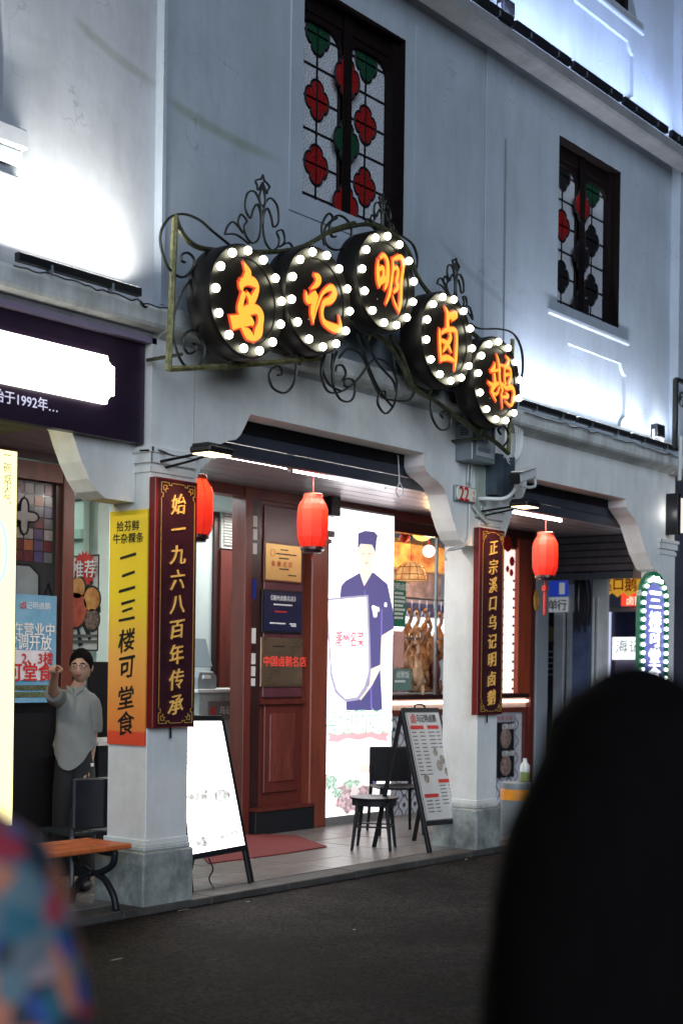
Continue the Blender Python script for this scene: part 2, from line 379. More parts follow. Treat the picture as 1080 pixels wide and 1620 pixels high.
# beam with corbels
c2r = [(.41, 2.70), (.47, 2.86), (.50, 2.92), (.57, 2.965), (.605, 3.0), (.64, 3.06), (.68, 3.10), (.76, 3.135), (.84, 3.155), (.885, 3.19), (.925, 3.25), (.96, 3.31), (.985, 3.35)]
c2l = [(3.10, 3.35), (3.10, 3.25), (3.13, 3.205), (3.19, 3.175), (3.29, 3.145), (3.37, 3.11), (3.43, 3.05), (3.47, 2.96), (3.52, 2.86), (3.585, 2.76), (3.65, 2.69), (3.72, 2.65), (3.94, 2.65)]
beam = [(.03, 3.7), (.03, 2.7)] + c2r + c2l
c3l = [(6.66, 3.34), (6.67, 3.26), (6.74, 3.21), (6.83, 3.17), (6.93, 3.10), (7.0, 3.01), (7.06, 2.93), (7.14, 2.83), (7.24, 2.74), (7.32, 2.67), (7.44, 2.65)]
c3r = [(8.2 - x, z) for x, z in reversed(c2l)]
c3r = [(4.27, 2.65), (4.36, 2.78), (4.44, 2.93), (4.50, 3.03), (4.58, 3.11), (4.66, 3.16), (4.71, 3.24), (4.72, 3.34)]
def corbel_beam(pts, y0, y1, top):
    mb = MB()
    for (a, za), (b, zb) in zip(pts, pts[1:]):
        if b - a < 1e-4: continue
        mb.prism([(a, za), (b, zb), (b, top), (a, top)], y0, y1)
    return mb
MBb = corbel_beam([(.036, 2.7)] + c2r + c2l + [(3.95, 2.65)], 0, .2, 3.7)
MBb.build('beam', COLUMN, house)
corbel_beam([(3.95, 2.65), (4.26, 2.65)] + c3r + c3l + [(7.5, 2.65), (7.8, 2.65)], 0, .2, 3.7).build('beam', COLUMN, house)
corbel_beam([(-1.6, 3.35), (-1.0, 3.35)] + [(3.97 - x + -3.94, z) for x, z in []] + [(-.85 + (x - 3.10) , z) for x, z in c2l[1:-1]] + [(.022, 2.65)], .13, .34, 3.7).build('beam', COLUMN, house)
# hairline joints of the pilasters, proud plaster edges
for x in (.42, 3.93): MB().box(x, x + .006, -.004, 0, 2.96, 3.68).build('joint', LEDGE, house)
def profile_x(pts, x0, x1): return MB().prism(pts, x0, x1, 'x')
lower = [(0.2, 3.70), (0.0, 3.70), (-.03, 3.73), (-.12, 3.75), (-.135, 3.77), (-.135, 3.86), (-.12, 3.885), (-.05, 3.90), (.2, 3.92)]
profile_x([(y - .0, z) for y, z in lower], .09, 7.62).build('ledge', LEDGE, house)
profile_x([(y - .06, z) for y, z in lower], 7.62, 12.5).build('ledge', LEDGE, house)
upper = [(.1, 6.98), (0, 6.98), (-.05, 6.96), (-.075, 6.90), (-.11, 6.885), (-.25, 6.90), (-.27, 6.92), (-.27, 7.01), (-.25, 7.03), (0, 7.06), (.1, 7.06)]
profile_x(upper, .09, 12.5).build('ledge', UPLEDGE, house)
for x0, x1 in ((.03, .41), (3.945, 4.265), (7.43, 7.82)):
    y0, y1 = 0, (.36 if x0 < 7 else .2)
    c = MB().box(x0, x1, y0 - .0015, y1, .46, 2.99).build('column', COLUMN, house, bevel=.005)
    MB().box(x0 - .045, x1 + .035, y0 - .035, y1 + .07, 0.0, .40).build('plinth', PLINTH, c, bevel=.012)
    MB().box(x0 - .025, x1 + .018, y0 - .02, y1 + .04, .40, .435).build('plinth_moulding', LEDGE, c, bevel=.008)
    MB().box(x0 - .012, x1 + .008, y0 - .010, y1 + .02, .435, .475).build('plinth_moulding', COLUMN, c, bevel=.004)
    for z0, z1, e in ((2.84, 2.88, .012), (2.90, 2.965, .022), (2.965, 3.0, .034)):
        MB().box(x0 - e * .6, x1 + e, -e, -.0005, z0, z1).build('capital_moulding', COLUMN, c, bevel=.003)
        MB().box(x0 - e, x0 - .0005, -e, y1, z0, z1).build('capital_moulding', COLUMN, c)
# plaster reliefs
def relief(x0, x1, z0, z1, d=.035, n=.11):
    MB().box(x0 - .02, x1 + .02, d, .2, z0 - .02, z1 + .02).build('recessed_panel', PLASTER, house)
    for X, sx_ in ((x0, 1), (x1, -1)):
        for Z, sz_ in ((z0, 1), (z1, -1)): MB().prism([(X, Z), (X + sx_ * n, Z), (X + sx_ * n * .8, Z + sz_ * n * .45), (X + sx_ * n * .45, Z + sz_ * n * .8), (X, Z + sz_ * n)], .0006, d + .005).build('panel_corner', PLASTER, house)
relief(*RP1); relief(*RP2)
def sill(x0, x1, z, y=0): return MB().prism([(y, z - .05), (y - .018, z - .035), (y - .02, z - .01), (y - .014, z), (y, z)], x0, x1, 'x').build('sill', PLASTER, house)
sill(5.05, 6.66, 4.93); sill(5.2, 6.9, 8.14)
for a, b, c_, d in ((1.36, 2.92, 4.87, 4.885), (1.36, 1.375, 4.885, 6.75), (2.905, 2.92, 4.885, 6.75)): MB().box(a, b, -.010, 0, c_, d).build('surround_joint', PLASTER, house)
# windows
def glassmat(name, c, rough=.22):
    m = mat(name, c, rough, var=.1, spec=.7); n = m.node_tree.nodes; l = m.node_tree.links
    v = n.new('ShaderNodeTexVoronoi'); v.inputs['Scale'].default_value = 70; tc = n.new('ShaderNodeTexCoord'); l.new(tc.outputs['Object'], v.inputs['Vector'])
    b = n.new('ShaderNodeBump'); b.inputs['Strength'].default_value = .8; b.inputs['Distance'].default_value = .01
    l.new(v.outputs['Distance'], b.inputs['Height']); l.new(b.outputs[0], n['Principled BSDF'].inputs['Normal']); return m
GL = glassmat('frosted_glass', (.50, .53, .58)); GLR = glassmat('red_glass', (.26, .010, .010)); GLG = glassmat('green_glass', (.008, .055, .028)); GLD = glassmat('dark_glass', (.012, .012, .014))
def flower(cx_, cz, r, y, m, par):
    pts = []
    for k in range(48):
        a = 2 * math.pi * k / 48; rr = r * (.74 + .26 * abs(math.cos(a * 2)) ** .5)
        pts.append((cx_ + rr * .92 * math.sin(a), cz + rr * math.cos(a)))
    f = MB().prism(pts, y - .006, y).build('flower_glass', m, par)
    rim = MB(); 
    rim.tube([(p[0], y - .006, p[1]) for p in pts + pts[:1]], .010, 4); rim.build('lead_rim', BLACK, par)
def stained(W, seed):
    x0, x1, z0, z1 = W; y = .15
    w_ = MB(); w_.box(x0, x1, .17, .19, z0, z1); win = w_.build('window', GLD, house)
    xm = (x0 + x1) / 2
    for s, (a, b) in enumerate(((x0, xm), (xm, x1))):
        e = .05; eo = .08; a0, b0 = a, b; a, b = (a + eo - e, b) if s == 0 else (a, b - eo + e)
        fr = MB(); fr.box(a0, a + e, .13, .17, z0, z1); fr.box(b - e, b0, .13, .17, z0, z1); fr.box(a + e, b - e, .10, .17, z0, z0 + .045); fr.box(a + e, b - e, .10, .17, z1 - .14, z1)
        # cusped head
        ga, gb, zt = a + e, b - e, z1 - .14; hw = (gb - ga) / 2; pts = []
        for k in range(13):
            t = math.pi * k / 12; pts.append((ga + hw - hw * math.cos(t), zt - .20 + .17 * math.sin(t) + .02 * math.sin(3 * t)))
        fr.prism(pts + [(gb, zt + .004), (ga, zt + .004)], .112, .148)
        fr.build('sash_frame', WINF, win, bevel=.004)
        MB().box(ga - .005, gb + .005, y, y + .012, z0 + .04, zt).build('pane', GL, win)
        lead = MB(); lead.box(xm * 0 + (ga + gb) / 2 - .008, (ga + gb) / 2 + .008, y - .008, y, z0 + .04, zt)
        k = 0; z = z0 + .0925
        while z < zt - .1:
            lead.box(ga, gb, y - .007, y, z - .008, z + .008); z += .2425
        lead.build('lead_bar', BLACK, win)
        cxs = (ga + gb) / 2
        cols = [GLR, GLR, GLG] if s == 0 else [GLR, GLR, GLG]
        if seed: cols = [GLD, GLR, GLD] if s == 0 else [GLD, GLD, GLG]
        for i, m in enumerate(cols): flower(cxs, z0 + .335 + i * .485, .15, y - .001, m, win)
    for i, m in enumerate([GLR, GLG, GLR]): flower(xm, z0 + .10 + i * .485, .165, y - .0515, m if not seed or i == 2 else GLD, win)
    MB().box(x1 - .014, x1 - .001, .004, .129, z0 + .001, z1 - .015).box(x0 + .001, x1 - .001, .004, .129, z1 - .014, z1 - .001).box(x1 - .09, x1 - .0145, .06, .129, z0 + .001, z1 - .015).build('dark_lining', WINF, win)
    MB().box(xm - .05, xm + .05, .085, .095, z0, z1).build('mullion', WINF, win)
    return win
stained(W1, 0); stained(W2, 1)
win3 = MB().box(W3[0], W3[1], .15, .18, W3[2], W3[3]).build('window', GLD, house)
MB().box(W3[0], W3[0] + .08, .1, .15, W3[2], W3[3]).box(W3[1] - .08, W3[1], .1, .15, W3[2], W3[3]).box(W3[0] + .08, W3[1] - .08, .1, .15, W3[2], W3[2] + .08).build('sash_frame', WINF, win3)
# arcade ceiling of painted slats
for k in range(17):
    MB().box(.1, 9.0, .42 + k * .105, .52 + k * .105, 3.235 + (k % 2) * .002, 3.25).build('ceiling_slat', CEIL, house)
MB().box(.1, 9.0, .2, 2.55, 3.262, 3.40).build('ceiling_board', BLACK, house)

# ------------------------------------------------------------------ neighbouring house on the left
nb = thing('neighbour_building', 'pale plastered house left of the first column with shopfront under dark sign', 'building', (-1, .1, 0))
NW = (-2.6, -1.13, 4.8, 6.6)
holes_wall(MB(), -6, .094, 3.86, 10.2, [NW], .06, .30).build('wall', PLASTER_N, nb)
profile_x([(y + .05, z + .0) for y, z in lower], -6, .088).build('ledge', LEDGE, nb)
MB().box(-6, .02, .12, .33, 3.36, 3.69).build('beam', PLASTER_N, nb)
nw = MB().box(NW[0], NW[1], .2, .22, NW[2], NW[3]).build('window', GLD, nb)
MB().box(NW[1] - .07, NW[1], .14, .2, NW[2], NW[3]).box(NW[0], NW[1] - .07, .14, .2, NW[2], NW[2] + .07).build('sash_frame', WINF, nw)
MB().box(-2.75, -.985, .0, .06, 4.60, 4.72).build('sill', PLASTER_N, nb, bevel=.012)
MB().box(-2.72, -1.0, .03, .06, 4.50, 4.60).build('sill', PLASTER_N, nb, bevel=.01)
MB().prism([(-1.30, 4.02), (-1.04, 4.10), (-1.0, 4.22), (-1.04, 4.34), (-1.02, 4.44), (-1.30, 4.44)], .02, .06).build('relief_panel', PLASTER_N, nb, bevel=.01)
# arced streak over the plaster is mixed into its shader colour

# ------------------------------------------------------------------ light bars and floodlights
def bar(x0, x1, y, z, label, power, color=(1, .97, .88), back=.0, tilt=.12, grp='LED wash bars lying on the ledges', hh=.05):
    t = thing('wash_light', label, 'light', ((x0 + x1) / 2, y, z), 0, grp)
    MB().box(x0, x1, y - .022, y + .022, z + .022 - hh, z + .022).build('housing', GREYM if False else BLACKP, t)
    MB().box(x0 + .01, x1 - .01, y - .012, y + .014, z + .0225, z + .026).build('diffuser', LEDW, t)
    n = max(2, int((x1 - x0) / .5))
    for k in range(n):
        xx = x0 + (x1 - x0) * (k + .5) / n; MB().box(xx - .008, xx + .008, y - .024, y + .024, z - .045, z).build('bracket', GREYM, t)
    lamp('wash_lamp', 'AREA', ((x0 + x1) / 2, y, z + .03), power, color, ((x0 + x1) / 2, y + tilt, z + 1), t, shape='RECTANGLE', size=x1 - x0, size_y=.03, spread=math.radians(125))
    return t
bar(-2.35, -1.28, -.10, 3.93, 'slim dark LED bar on ledge cut by the left picture edge', 22, (1, .96, .86))
bar(-1.14, -.18, -.10, 3.93, 'slim dark LED bar on ledge left of the iron sign', 22, (1, .96, .86))
bar(4.35, 5.3, -.15, 3.94, 'dark LED bar on ledge just right of the last drum sign', 13, (.84, .88, 1))
bar(5.36, 6.4, -.15, 3.94, 'dark LED bar on ledge under the recessed plaster panel', 12, (.84, .88, 1))
bar(6.46, 7.5, -.15, 3.94, 'dark LED bar on ledge nearest the right hand wall step', 13, (.84, .88, 1))
for i, (a, b) in enumerate(((3.05, 3.95), (4.0, 4.95), (5.0, 5.95), (6.0, 6.95), (7.05, 7.6))):
    bar(a, b, -.25, 7.10, ['upper ledge LED bar at the top picture edge', 'upper ledge LED bar beside the floodlight', 'upper ledge LED bar left of the upper relief panel', 'upper ledge LED bar under the upper relief panel', 'short upper ledge LED bar at the far right end'][i], 12 * (b - a), (.50, .62, 1.0), hh=.065)
def flood(loc, label, r=0):
    t = thing('floodlight', label, 'light', loc, r, 'small black floodlights on the ledges'); x, y, z = loc
    MB().box(x - .09, x + .09, y - .045, y + .0, z + .05, z + .19).build('housing', BLACKP, t, bevel=.006)
    for k in range(6): MB().box(x - .085 + k * .03, x - .075 + k * .03, y + .0005, y + .03, z + .055, z + .185).build('fin', BLACKP, t)
    MB().box(x - .11, x - .095, y - .02, y + .005, z, z + .13).box(x + .095, x + .11, y - .02, y + .005, z, z + .13).box(x - .11, x + .11, y - .02, y + .005, z - .012, z).build('bracket', STEEL, t)
    MB().box(x - .08, x + .08, y - .048, y - .0455, z + .06, z + .18).build('lens', GLD, t)
    return t
flood((3.95, -.18, 7.10), 'small black floodlight standing on the upper ledge')
flood((7.10, -.12, 3.95), 'small black floodlight on the lower ledge near the right wall')

# ------------------------------------------------------------------ left fascia sign with white light box
fs = thing('fascia_sign', 'aubergine shop fascia with blank white light box and small lettering', 'sign', (-1.5, .04, 3.0))
MB().box(-4.5, .02, .05, .118, 3.02, 3.66).build('board', PURPLE, fs)
MB().box(-4.5, .075, .0, .118, 3.662, 3.70).build('top_lip', mat('lip_paint', (.22, .18, .26), .35, var=.1), fs)
p0 = at(177, 560, y=.05)
xr = p0.x; zt, zb = 3.52, 3.22
pts = [(-3.6, zb), (xr - .06, zb)] + [(xr - .06 + .06 * (1 - math.cos(math.radians(a))) * 1.0, zb + .06 * math.sin(math.radians(a))) for a in (30, 60, 90)] + [(xr, zt - .06)] + [(xr - .06 + .06 * (1 - math.sin(math.radians(a))), zt - .06 + .06 * (1 - math.cos(math.radians(a)))) for a in (30, 60, 90)] + [(-3.6, zt)]
MB().prism(pts, .02, .0499).build('light_panel', WHITEBOX, fs)
q = at(36, 633, y=.05); letters('/ 始于1992年…', (q.x, .0495, q.z), .082, X_, Z_, mat('sign_white', (.8, .78, .85), .5, var=0, emit=(.7, .65, .9), es=.35), fs, bold=.01)

# ------------------------------------------------------------------ iron frame of the drum signs
FY = -.30
frame = thing('iron_sign_frame', 'weathered scrolled iron frame carrying the five lit drum signs', 'sign frame', (1.8, FY, 3.4))
def A3(pts): return [at(230 + x / 3.273, 290 + y / 3.273, y=FY) for x, y in pts]
def A4(pts): return [at(480 + x / 2.842, 320 + y / 2.842, y=FY) for x, y in pts]
def strap(pts, name='scroll', r=.0075, w_=.013, m=None, k=6, sp=True):
    P = spline(pts, k) if sp else pts
    return MB().tube(P, r, 6, r2=w_).build(name, m or IRON, frame, smooth=True)
strap(A3([(155, 165), (120, 970)]), 'post', .022, .022, IRONL, sp=False)
strap(A3([(158, 180), (175, 230), (215, 290), (270, 330), (350, 345), (450, 352), (600, 356), (700, 352), (800, 332), (880, 295), (960, 245), (1080, 205)]) + A4([(100, 140), (200, 112), (300, 100), (400, 140), (470, 220), (510, 330), (570, 415), (660, 500), (740, 570), (820, 640), (940, 720)]), 'top_rail', .017, .02, IRON)
strap(A3([(120, 962), (400, 948), (700, 925), (905, 905)]), 'bottom_rail', .020, .02, IRONL, sp=False)
strap(A4([(0, 640), (100, 560), (220, 540), (300, 580), (380, 640), (440, 730), (490, 830), (600, 900), (750, 1010), (850, 1070), (920, 1130)]), 'bottom_rail', .018, .02, IRON)
strap(A4([(390, 600), (440, 680), (500, 850)]), 'brace', .014, .015)
strap(A4([(690, 860), (730, 940), (770, 1010)]), 'brace', .014, .015)
strap(A4([(938, 615), (920, 1130)]), 'post', .02, .02, IRONL, sp=False)
scrolls3 = [[(450, 330), (350, 250), (280, 190), (200, 160), (130, 175), (85, 240), (80, 320), (110, 420), (150, 470), (200, 485), (245, 440), (250, 390), (220, 360), (190, 370), (188, 400), (205, 410)],
            [(250, 480), (190, 560), (150, 680), (145, 800), (180, 910), (230, 960), (280, 940), (305, 870), (290, 800), (250, 762), (205, 780), (195, 830), (220, 880), (255, 870), (258, 835), (235, 830)],
            [(690, 780), (755, 860), (780, 950), (765, 1040), (720, 1085), (660, 1060), (640, 1000), (655, 960), (690, 948), (708, 985), (685, 995)],
            [(425, 905), (445, 940), (480, 925), (500, 900)],
            [(930, 880), (915, 960), (950, 1040), (1010, 1075)], [(970, 880), (965, 950), (975, 1040)]]
scrolls4 = [[(95, 195), (82, 110), (110, 52), (132, 70), (112, 95)], [(150, 70), (100, 110), (100, 185), (150, 215), (205, 180), (215, 120), (190, 75), (150, 60), (118, 100), (125, 150), (145, 155)],
            [(85, 700), (80, 780), (110, 850), (170, 850), (240, 800), (300, 720), (340, 705), (390, 740), (420, 810), (410, 900), (370, 950), (335, 910), (340, 860), (365, 850), (370, 880)],
            [(150, 670), (130, 740), (135, 830), (170, 890), (215, 890), (232, 840), (220, 800), (190, 795), (185, 825), (205, 830)],
            [(240, 590), (300, 760), (350, 860), (400, 920)], [(270, 600), (330, 720), (400, 800), (415, 850)],
            [(160, 700), (200, 660), (260, 690), (300, 780), (345, 870), (400, 890), (470, 890), (500, 850)],
            [(145, 760), (150, 735), (175, 735), (190, 770), (175, 800)],
            [(750, 545), (790, 568), (880, 570), (940, 590), (975, 650), (985, 730), (978, 800)],
            [(600, 820), (575, 880), (575, 960), (610, 1020), (650, 1015), (660, 970), (640, 940), (615, 950), (625, 970)],
            [(850, 1000), (855, 1070), (890, 1100), (920, 1060), (905, 1010), (875, 1020), (885, 1045)],
            [(440, 150), (490, 190), (512, 260), (500, 320)], [(400, 690), (415, 760), (440, 780)]]
for s_ in scrolls3: strap(A3(s_), m=IRONB)
for s_ in scrolls4: strap(A4(s_), m=IRONB)
def crown(cx_, cz, s, slope=0):
    T = [[(0, 1.0), (-.10, .85), (-.13, .92), (-.17, .97), (-.10, 1.02), (-.04, 1.04), (0, 1.12)], [(0, .95), (-.07, .75), (-.02, .5), (0, .35)],
         [(-.02, .62), (-.18, .80), (-.36, .72), (-.40, .48), (-.28, .36), (-.22, .50), (-.12, .62), (-.03, .45), (-.06, .12), (-.22, -.02), (-.38, .06), (-.42, .20), (-.36, .30), (-.50, .36), (-.56, .20), (-.44, .08)],
         [(-.44, .08), (-.66, .20), (-.80, .10), (-.86, -.04)], [(-.86, -.04), (-.6, .02), (-.3, -.05)]]
    for t_ in T:
        for sg in (1, -1):
            strap([Vector((cx_ + sg * x * s, FY, cz + z * s + sg * x * s * slope)) for x, z in t_], 'finial_scroll', .006, .011, IRONB, 4)
p = at(414, 388, y=FY); crown(p.x, p.z, .42)
p = at(604, 366, y=FY); crown(p.x, p.z, .25)
p = at(722, 476, y=FY); crown(p.x - .02, p.z, .30, -.35)
# wall stays
for x, z in ((.0, 3.55), (1.2, 3.78), (3.5, 3.5), (.6, 4.25), (3.0, 4.3)):
    MB().tube([(x, FY, z), (x, .01, z)], .012, 6).build('wall_stay', IRON, frame)

# ------------------------------------------------------------------ five drum signs
strokes = {
 '乌': (330, 385, 9.0, [[(495, 265, 12), (535, 350, 60), (560, 430, 95), (515, 540, 80), (455, 600, 50)], [(455, 545, 55), (465, 620, 60), (475, 670, 30)], [(460, 560, 70), (560, 530, 90), (650, 560, 90), (695, 640, 50), (650, 760, 75), (590, 890, 60)], [(540, 700, 40), (590, 790, 60), (600, 890, 60)], [(505, 690, 60), (465, 830, 65), (450, 940, 80), (465, 1015, 60)], [(460, 1000, 70), (560, 950, 100), (680, 940, 90), (740, 1020, 90), (735, 1150, 80), (705, 1270, 110), (640, 1380, 30)], [(640, 1370, 40), (560, 1290, 110), (460, 1190, 12)], [(320, 1130, 140), (450, 1105, 120), (560, 1090, 120), (640, 1150, 40)]]),
 '记': (440, 385, 9.0, [[(510, 440, 20), (570, 500, 95), (545, 585, 60), (460, 650, 10)], [(395, 680, 15), (400, 750, 50), (430, 810, 80), (530, 730, 80), (505, 850, 80), (485, 1000, 60), (500, 1140, 18)], [(510, 1080, 12), (560, 880, 28), (640, 700, 35), (760, 630, 70), (800, 720, 80), (740, 810, 80), (650, 850, 60), (622, 990, 45), (655, 1120, 60), (780, 1200, 90), (880, 1200, 70), (868, 1030, 10)]]),
 '明': (550, 360, 9.0, [[(430, 450, 20), (425, 600, 55), (435, 760, 60), (450, 850, 30)], [(455, 440, 30), (510, 395, 50), (565, 500, 60), (560, 740, 65), (525, 885, 25)], [(440, 600, 40), (495, 575, 55), (505, 680, 40), (460, 740, 30)], [(440, 790, 60), (550, 720, 60)], [(630, 430, 15), (645, 560, 35), (620, 780, 45), (590, 950, 45), (540, 1090, 20)], [(645, 450, 30), (750, 420, 60), (790, 520, 50), (762, 760, 50), (750, 1050, 55), (725, 1210, 20)], [(725, 1190, 25), (670, 1080, 30), (635, 960, 12)], [(640, 600, 30), (700, 575, 50), (712, 660, 45), (690, 760, 50), (705, 850, 60), (645, 925, 30)]]),
 '卤': (655, 450, 9.53, [[(460, 335, 20), (498, 430, 60), (500, 560, 65), (500, 690, 80)], [(510, 480, 80), (630, 455, 85), (560, 540, 30)], [(380, 660, 15), (382, 760, 45), (390, 1000, 50), (400, 1170, 35)], [(405, 740, 40), (470, 690, 50), (600, 685, 60), (635, 780, 55), (625, 1100, 60), (605, 1300, 18)], [(600, 1150, 40), (500, 1105, 70), (400, 1120, 60)], [(530, 720, 40), (545, 810, 60), (480, 930, 60), (430, 1020, 18)], [(400, 840, 40), (490, 890, 60), (560, 1030, 25)]]),
 '鹅': (735, 530, 10.8, [[(510, 470, 25), (495, 560, 70), (430, 610, 15)], [(440, 625, 25), (610, 590, 45)], [(545, 330, 18), (572, 450, 50), (590, 600, 50), (600, 800, 50), (640, 930, 50), (620, 1020, 20)], [(500, 650, 60), (510, 850, 70), (460, 960, 60), (535, 1130, 20)], [(395, 800, 30), (480, 860, 70), (580, 820, 45)], [(590, 880, 30), (540, 1010, 40), (440, 960, 30)], [(620, 1000, 35), (640, 1250, 18)], [(700, 360, 25), (745, 430, 55), (700, 530, 45), (600, 510, 25)], [(680, 540, 35), (678, 700, 45), (690, 850, 45)], [(690, 560, 30), (765, 575, 50), (785, 700, 50), (745, 850, 50)], [(690, 680, 50), (760, 670, 40)], [(630, 820, 30), (700, 905, 60), (800, 895, 75), (838, 1010, 65), (790, 1205, 45), (690, 1130, 15)], [(690, 980, 20), (735, 1045, 60), (620, 1060, 30)]]),
}
def stroke_poly(mb, P, y, grow=0.):
    n = len(P); vs = []
    for i, (x, z, w_) in enumerate(P):
        a = P[max(i - 1, 0)]; b = P[min(i + 1, n - 1)]; dx, dz = b[0] - a[0], b[1] - a[1]; L = math.hypot(dx, dz) or 1
        h = w_ / 2 + grow; nx, nz = -dz / L * h, dx / L * h
        ox = -dx / L * grow if i == 0 else dx / L * grow if i == n - 1 else 0; oz = -dz / L * grow if i == 0 else dz / L * grow if i == n - 1 else 0
        vs += [(x + nx + ox, y, z + nz + oz), (x - nx + ox, y, z - nz + oz)]
    mb.add(vs, [(2 * i, 2 * i + 1, 2 * i + 3, 2 * i + 2) for i in range(n - 1)])
def bulb_proto():
    return MB().sphere((0, 0, 0), .0265, 12, 7).build('bulb', BULB, None, smooth='all')
bulb0 = None
DY = -.46
ords = ['leftmost', 'second', 'middle and highest', 'fourth', 'rightmost and lowest']
for i, (ch, (px, py)) in enumerate(zip('乌记明卤鹅', ((390, 477), (503, 475), (610, 445), (706, 537), (785, 604)))):
    c = at(px, py, y=DY); R = .365
    t = thing('drum_sign', f'{ords[i]} black drum sign ringed with bulbs, glowing orange character {ch}', 'sign', (c.x, DY, c.z), 0, 'round bulb-lit drum signs spelling the shop name')
    MB().lathe([(R - .03, -.20), (R, -.18), (R, -.01), (R - .008, .0)], (c.x, DY + 0, c.z), 48, 'y').build('shell', DRUM, t, smooth=True)
    ring = []
    pr = [(R - .008, .0), (R - .012, .008), (R - .085, .008), (R - .09, .0), (R - .09, -.10)]
    mb = MB(); n = 48
    for r, h in pr:
        for k in range(n):
            a = 2 * math.pi * k / n; mb.v.append((c.x + r * math.cos(a), DY - h, c.z + r * math.sin(a)))
    mb.f = [(a * n + k, a * n + (k + 1) % n, (a + 1) * n + (k + 1) % n, (a + 1) * n + k) for a in range(len(pr) - 1) for k in range(n)]
    mb.build('rim_ring', DRUM, t, smooth=True)
    MB().lathe([(.001, .0), (R - .088, 0), (R - .088, .006)], (c.x, DY + .09, c.z), 40, 'y').build('inner_face', DRUMF, t)
    ox, oy, scl, SS = strokes[ch]
    chf = MB(); rim = MB()
    for S in SS:
        P = []
        for x, yy, w_ in S:
            q = at(ox + x / scl, oy + yy / scl, y=DY - .012); P.append(Vector((q.x, q.z, w_ / scl / 238 * 1.4)))
        P = [tuple(v) for v in spline(P, 5)]
        stroke_poly(chf, P, DY - .014 - random.random() * .0008); stroke_poly(rim, P, DY - .004 - random.random() * .0008, .011)
    MBflat(rim, 'character_halo', NEONR, t); MBflat(chf, 'character', NEON, t)
    for k in range(3): MB().tube([(c.x - .12 + k * .1, DY + .085, c.z - .15 + k * .13), (c.x - .10 + k * .1, DY - .003, c.z - .15 + k * .13)], .004, 5).build('standoff', STEEL, t)
    for k in range(13):
        a = 2 * math.pi * (k + .5 * (i % 2)) / 13 + .2
        if bulb0 is None:
            bulb0 = bulb_proto(); b = bulb0
        else: b = bulb0.copy(); col.objects.link(b)
        b.parent = t; b.location = ((R - .047) * math.cos(a), -.028, (R - .047) * math.sin(a))
    MB().tube([(c.x, DY + .3, c.z), (c.x, -.001, c.z)], .03, 8).build('mount', IRON, t)
    MB().tube([(c.x, DY + .12, c.z - R + .01), (c.x, FY, c.z - R - .06)], .012, 6).build('mount', IRON, t)
#PART2
# ================================================================== OUTER SHOP PIECES
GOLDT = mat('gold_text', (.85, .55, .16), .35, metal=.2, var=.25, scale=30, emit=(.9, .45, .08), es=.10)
def fret_corner(mb, cx_, cz, sx, sz, y, s=.012):
    # squared-off fretwork in a corner: sx, sz point inwards
    L = [((0, 0), (7, 0)), ((0, 0), (0, 7)), ((2, 2), (5, 2)), ((2, 2), (2, 5)), ((5, 2), (5, 4)), ((2, 5), (4, 5)), ((4, 4), (4, 6.2)), ((4, 4), (6.2, 4)), ((7, 0), (7, 1.6)), ((0, 7), (1.6, 7)), ((7, 1.6), (9.5, 1.6)), ((1.6, 7), (1.6, 9.5)), ((9.5, 1.6), (9.5, .6)), ((1.6, 9.5), (.6, 9.5))]
    h = s * .23
    for (a, b), (c, d) in L:
        x0, x1 = sorted((cx_ + sx * a * s, cx_ + sx * c * s)); z0, z1 = sorted((cz + sz * b * s, cz + sz * d * s))
        mb.box(x0 - h, x1 + h, y - .003 - random.random() * .0006, y, z0 - h, z1 + h)
def plaque(x0, x1, z0, z1, text, label, r=(.5, .03)):
    t = thing('couplet_plaque', label, 'plaque', (x0, -.06, z0), 0, 'vertical lacquered couplet boards on the columns')
    MB().box(x0, x1, -.062, -.003, z0, z1).build('board', LACQR, t, bevel=.004)
    MB().box(x0 + .028, x1 - .012, -.066, -.0621, z0 + .012, z1 - .012).build('face_panel', LACQ, t)
    f = MB(); y = -.0662; a, b, c, d = x0 + .048, x1 - .030, z0 + .03, z1 - .03
    for sx, sz, cx_, cz in ((1, 1, a, c), (-1, 1, b, c), (1, -1, a, d), (-1, -1, b, d)): fret_corner(f, cx_, cz, sx, sz, y, .0098)
    f.box(a - .001, a + .003, y - .003, y, c + .1, d - .1).box(b - .003, b + .001, y - .003, y, c + .1, d - .1).box(a + .1, b - .1, y - .003, y, d - .003, d + .001).box(a + .1, b - .1, y - .003, y, c - .001, c + .003)
    f.build('gilt_border', GOLD, t)
    n = len(text); zz1 = z1 - .16; zz0 = z0 + .15
    for i, ch in enumerate(text):
        z = zz1 - (zz1 - zz0) * i / (n - 1)
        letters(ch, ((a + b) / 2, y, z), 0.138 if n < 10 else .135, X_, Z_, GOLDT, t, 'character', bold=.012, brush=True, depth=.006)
    MB().tube([((x0 + x1) / 2, -.035, z0 - .07), ((x0 + x1) / 2, -.035, z0)], .007, 6).build('hanging_pin', BLACK, t)
    return t
plaque(.02, .405, 1.195, 2.805, '始一九六八百年传承', 'dark lacquered board with nine gold characters 始一九六八百年传承 on the first column')
plaque(3.845, 4.25, 1.21, 2.81, '正宗溪口乌记明卤鹅', 'dark lacquered board with nine gold characters 正宗溪口乌记明卤鹅 on the second column')
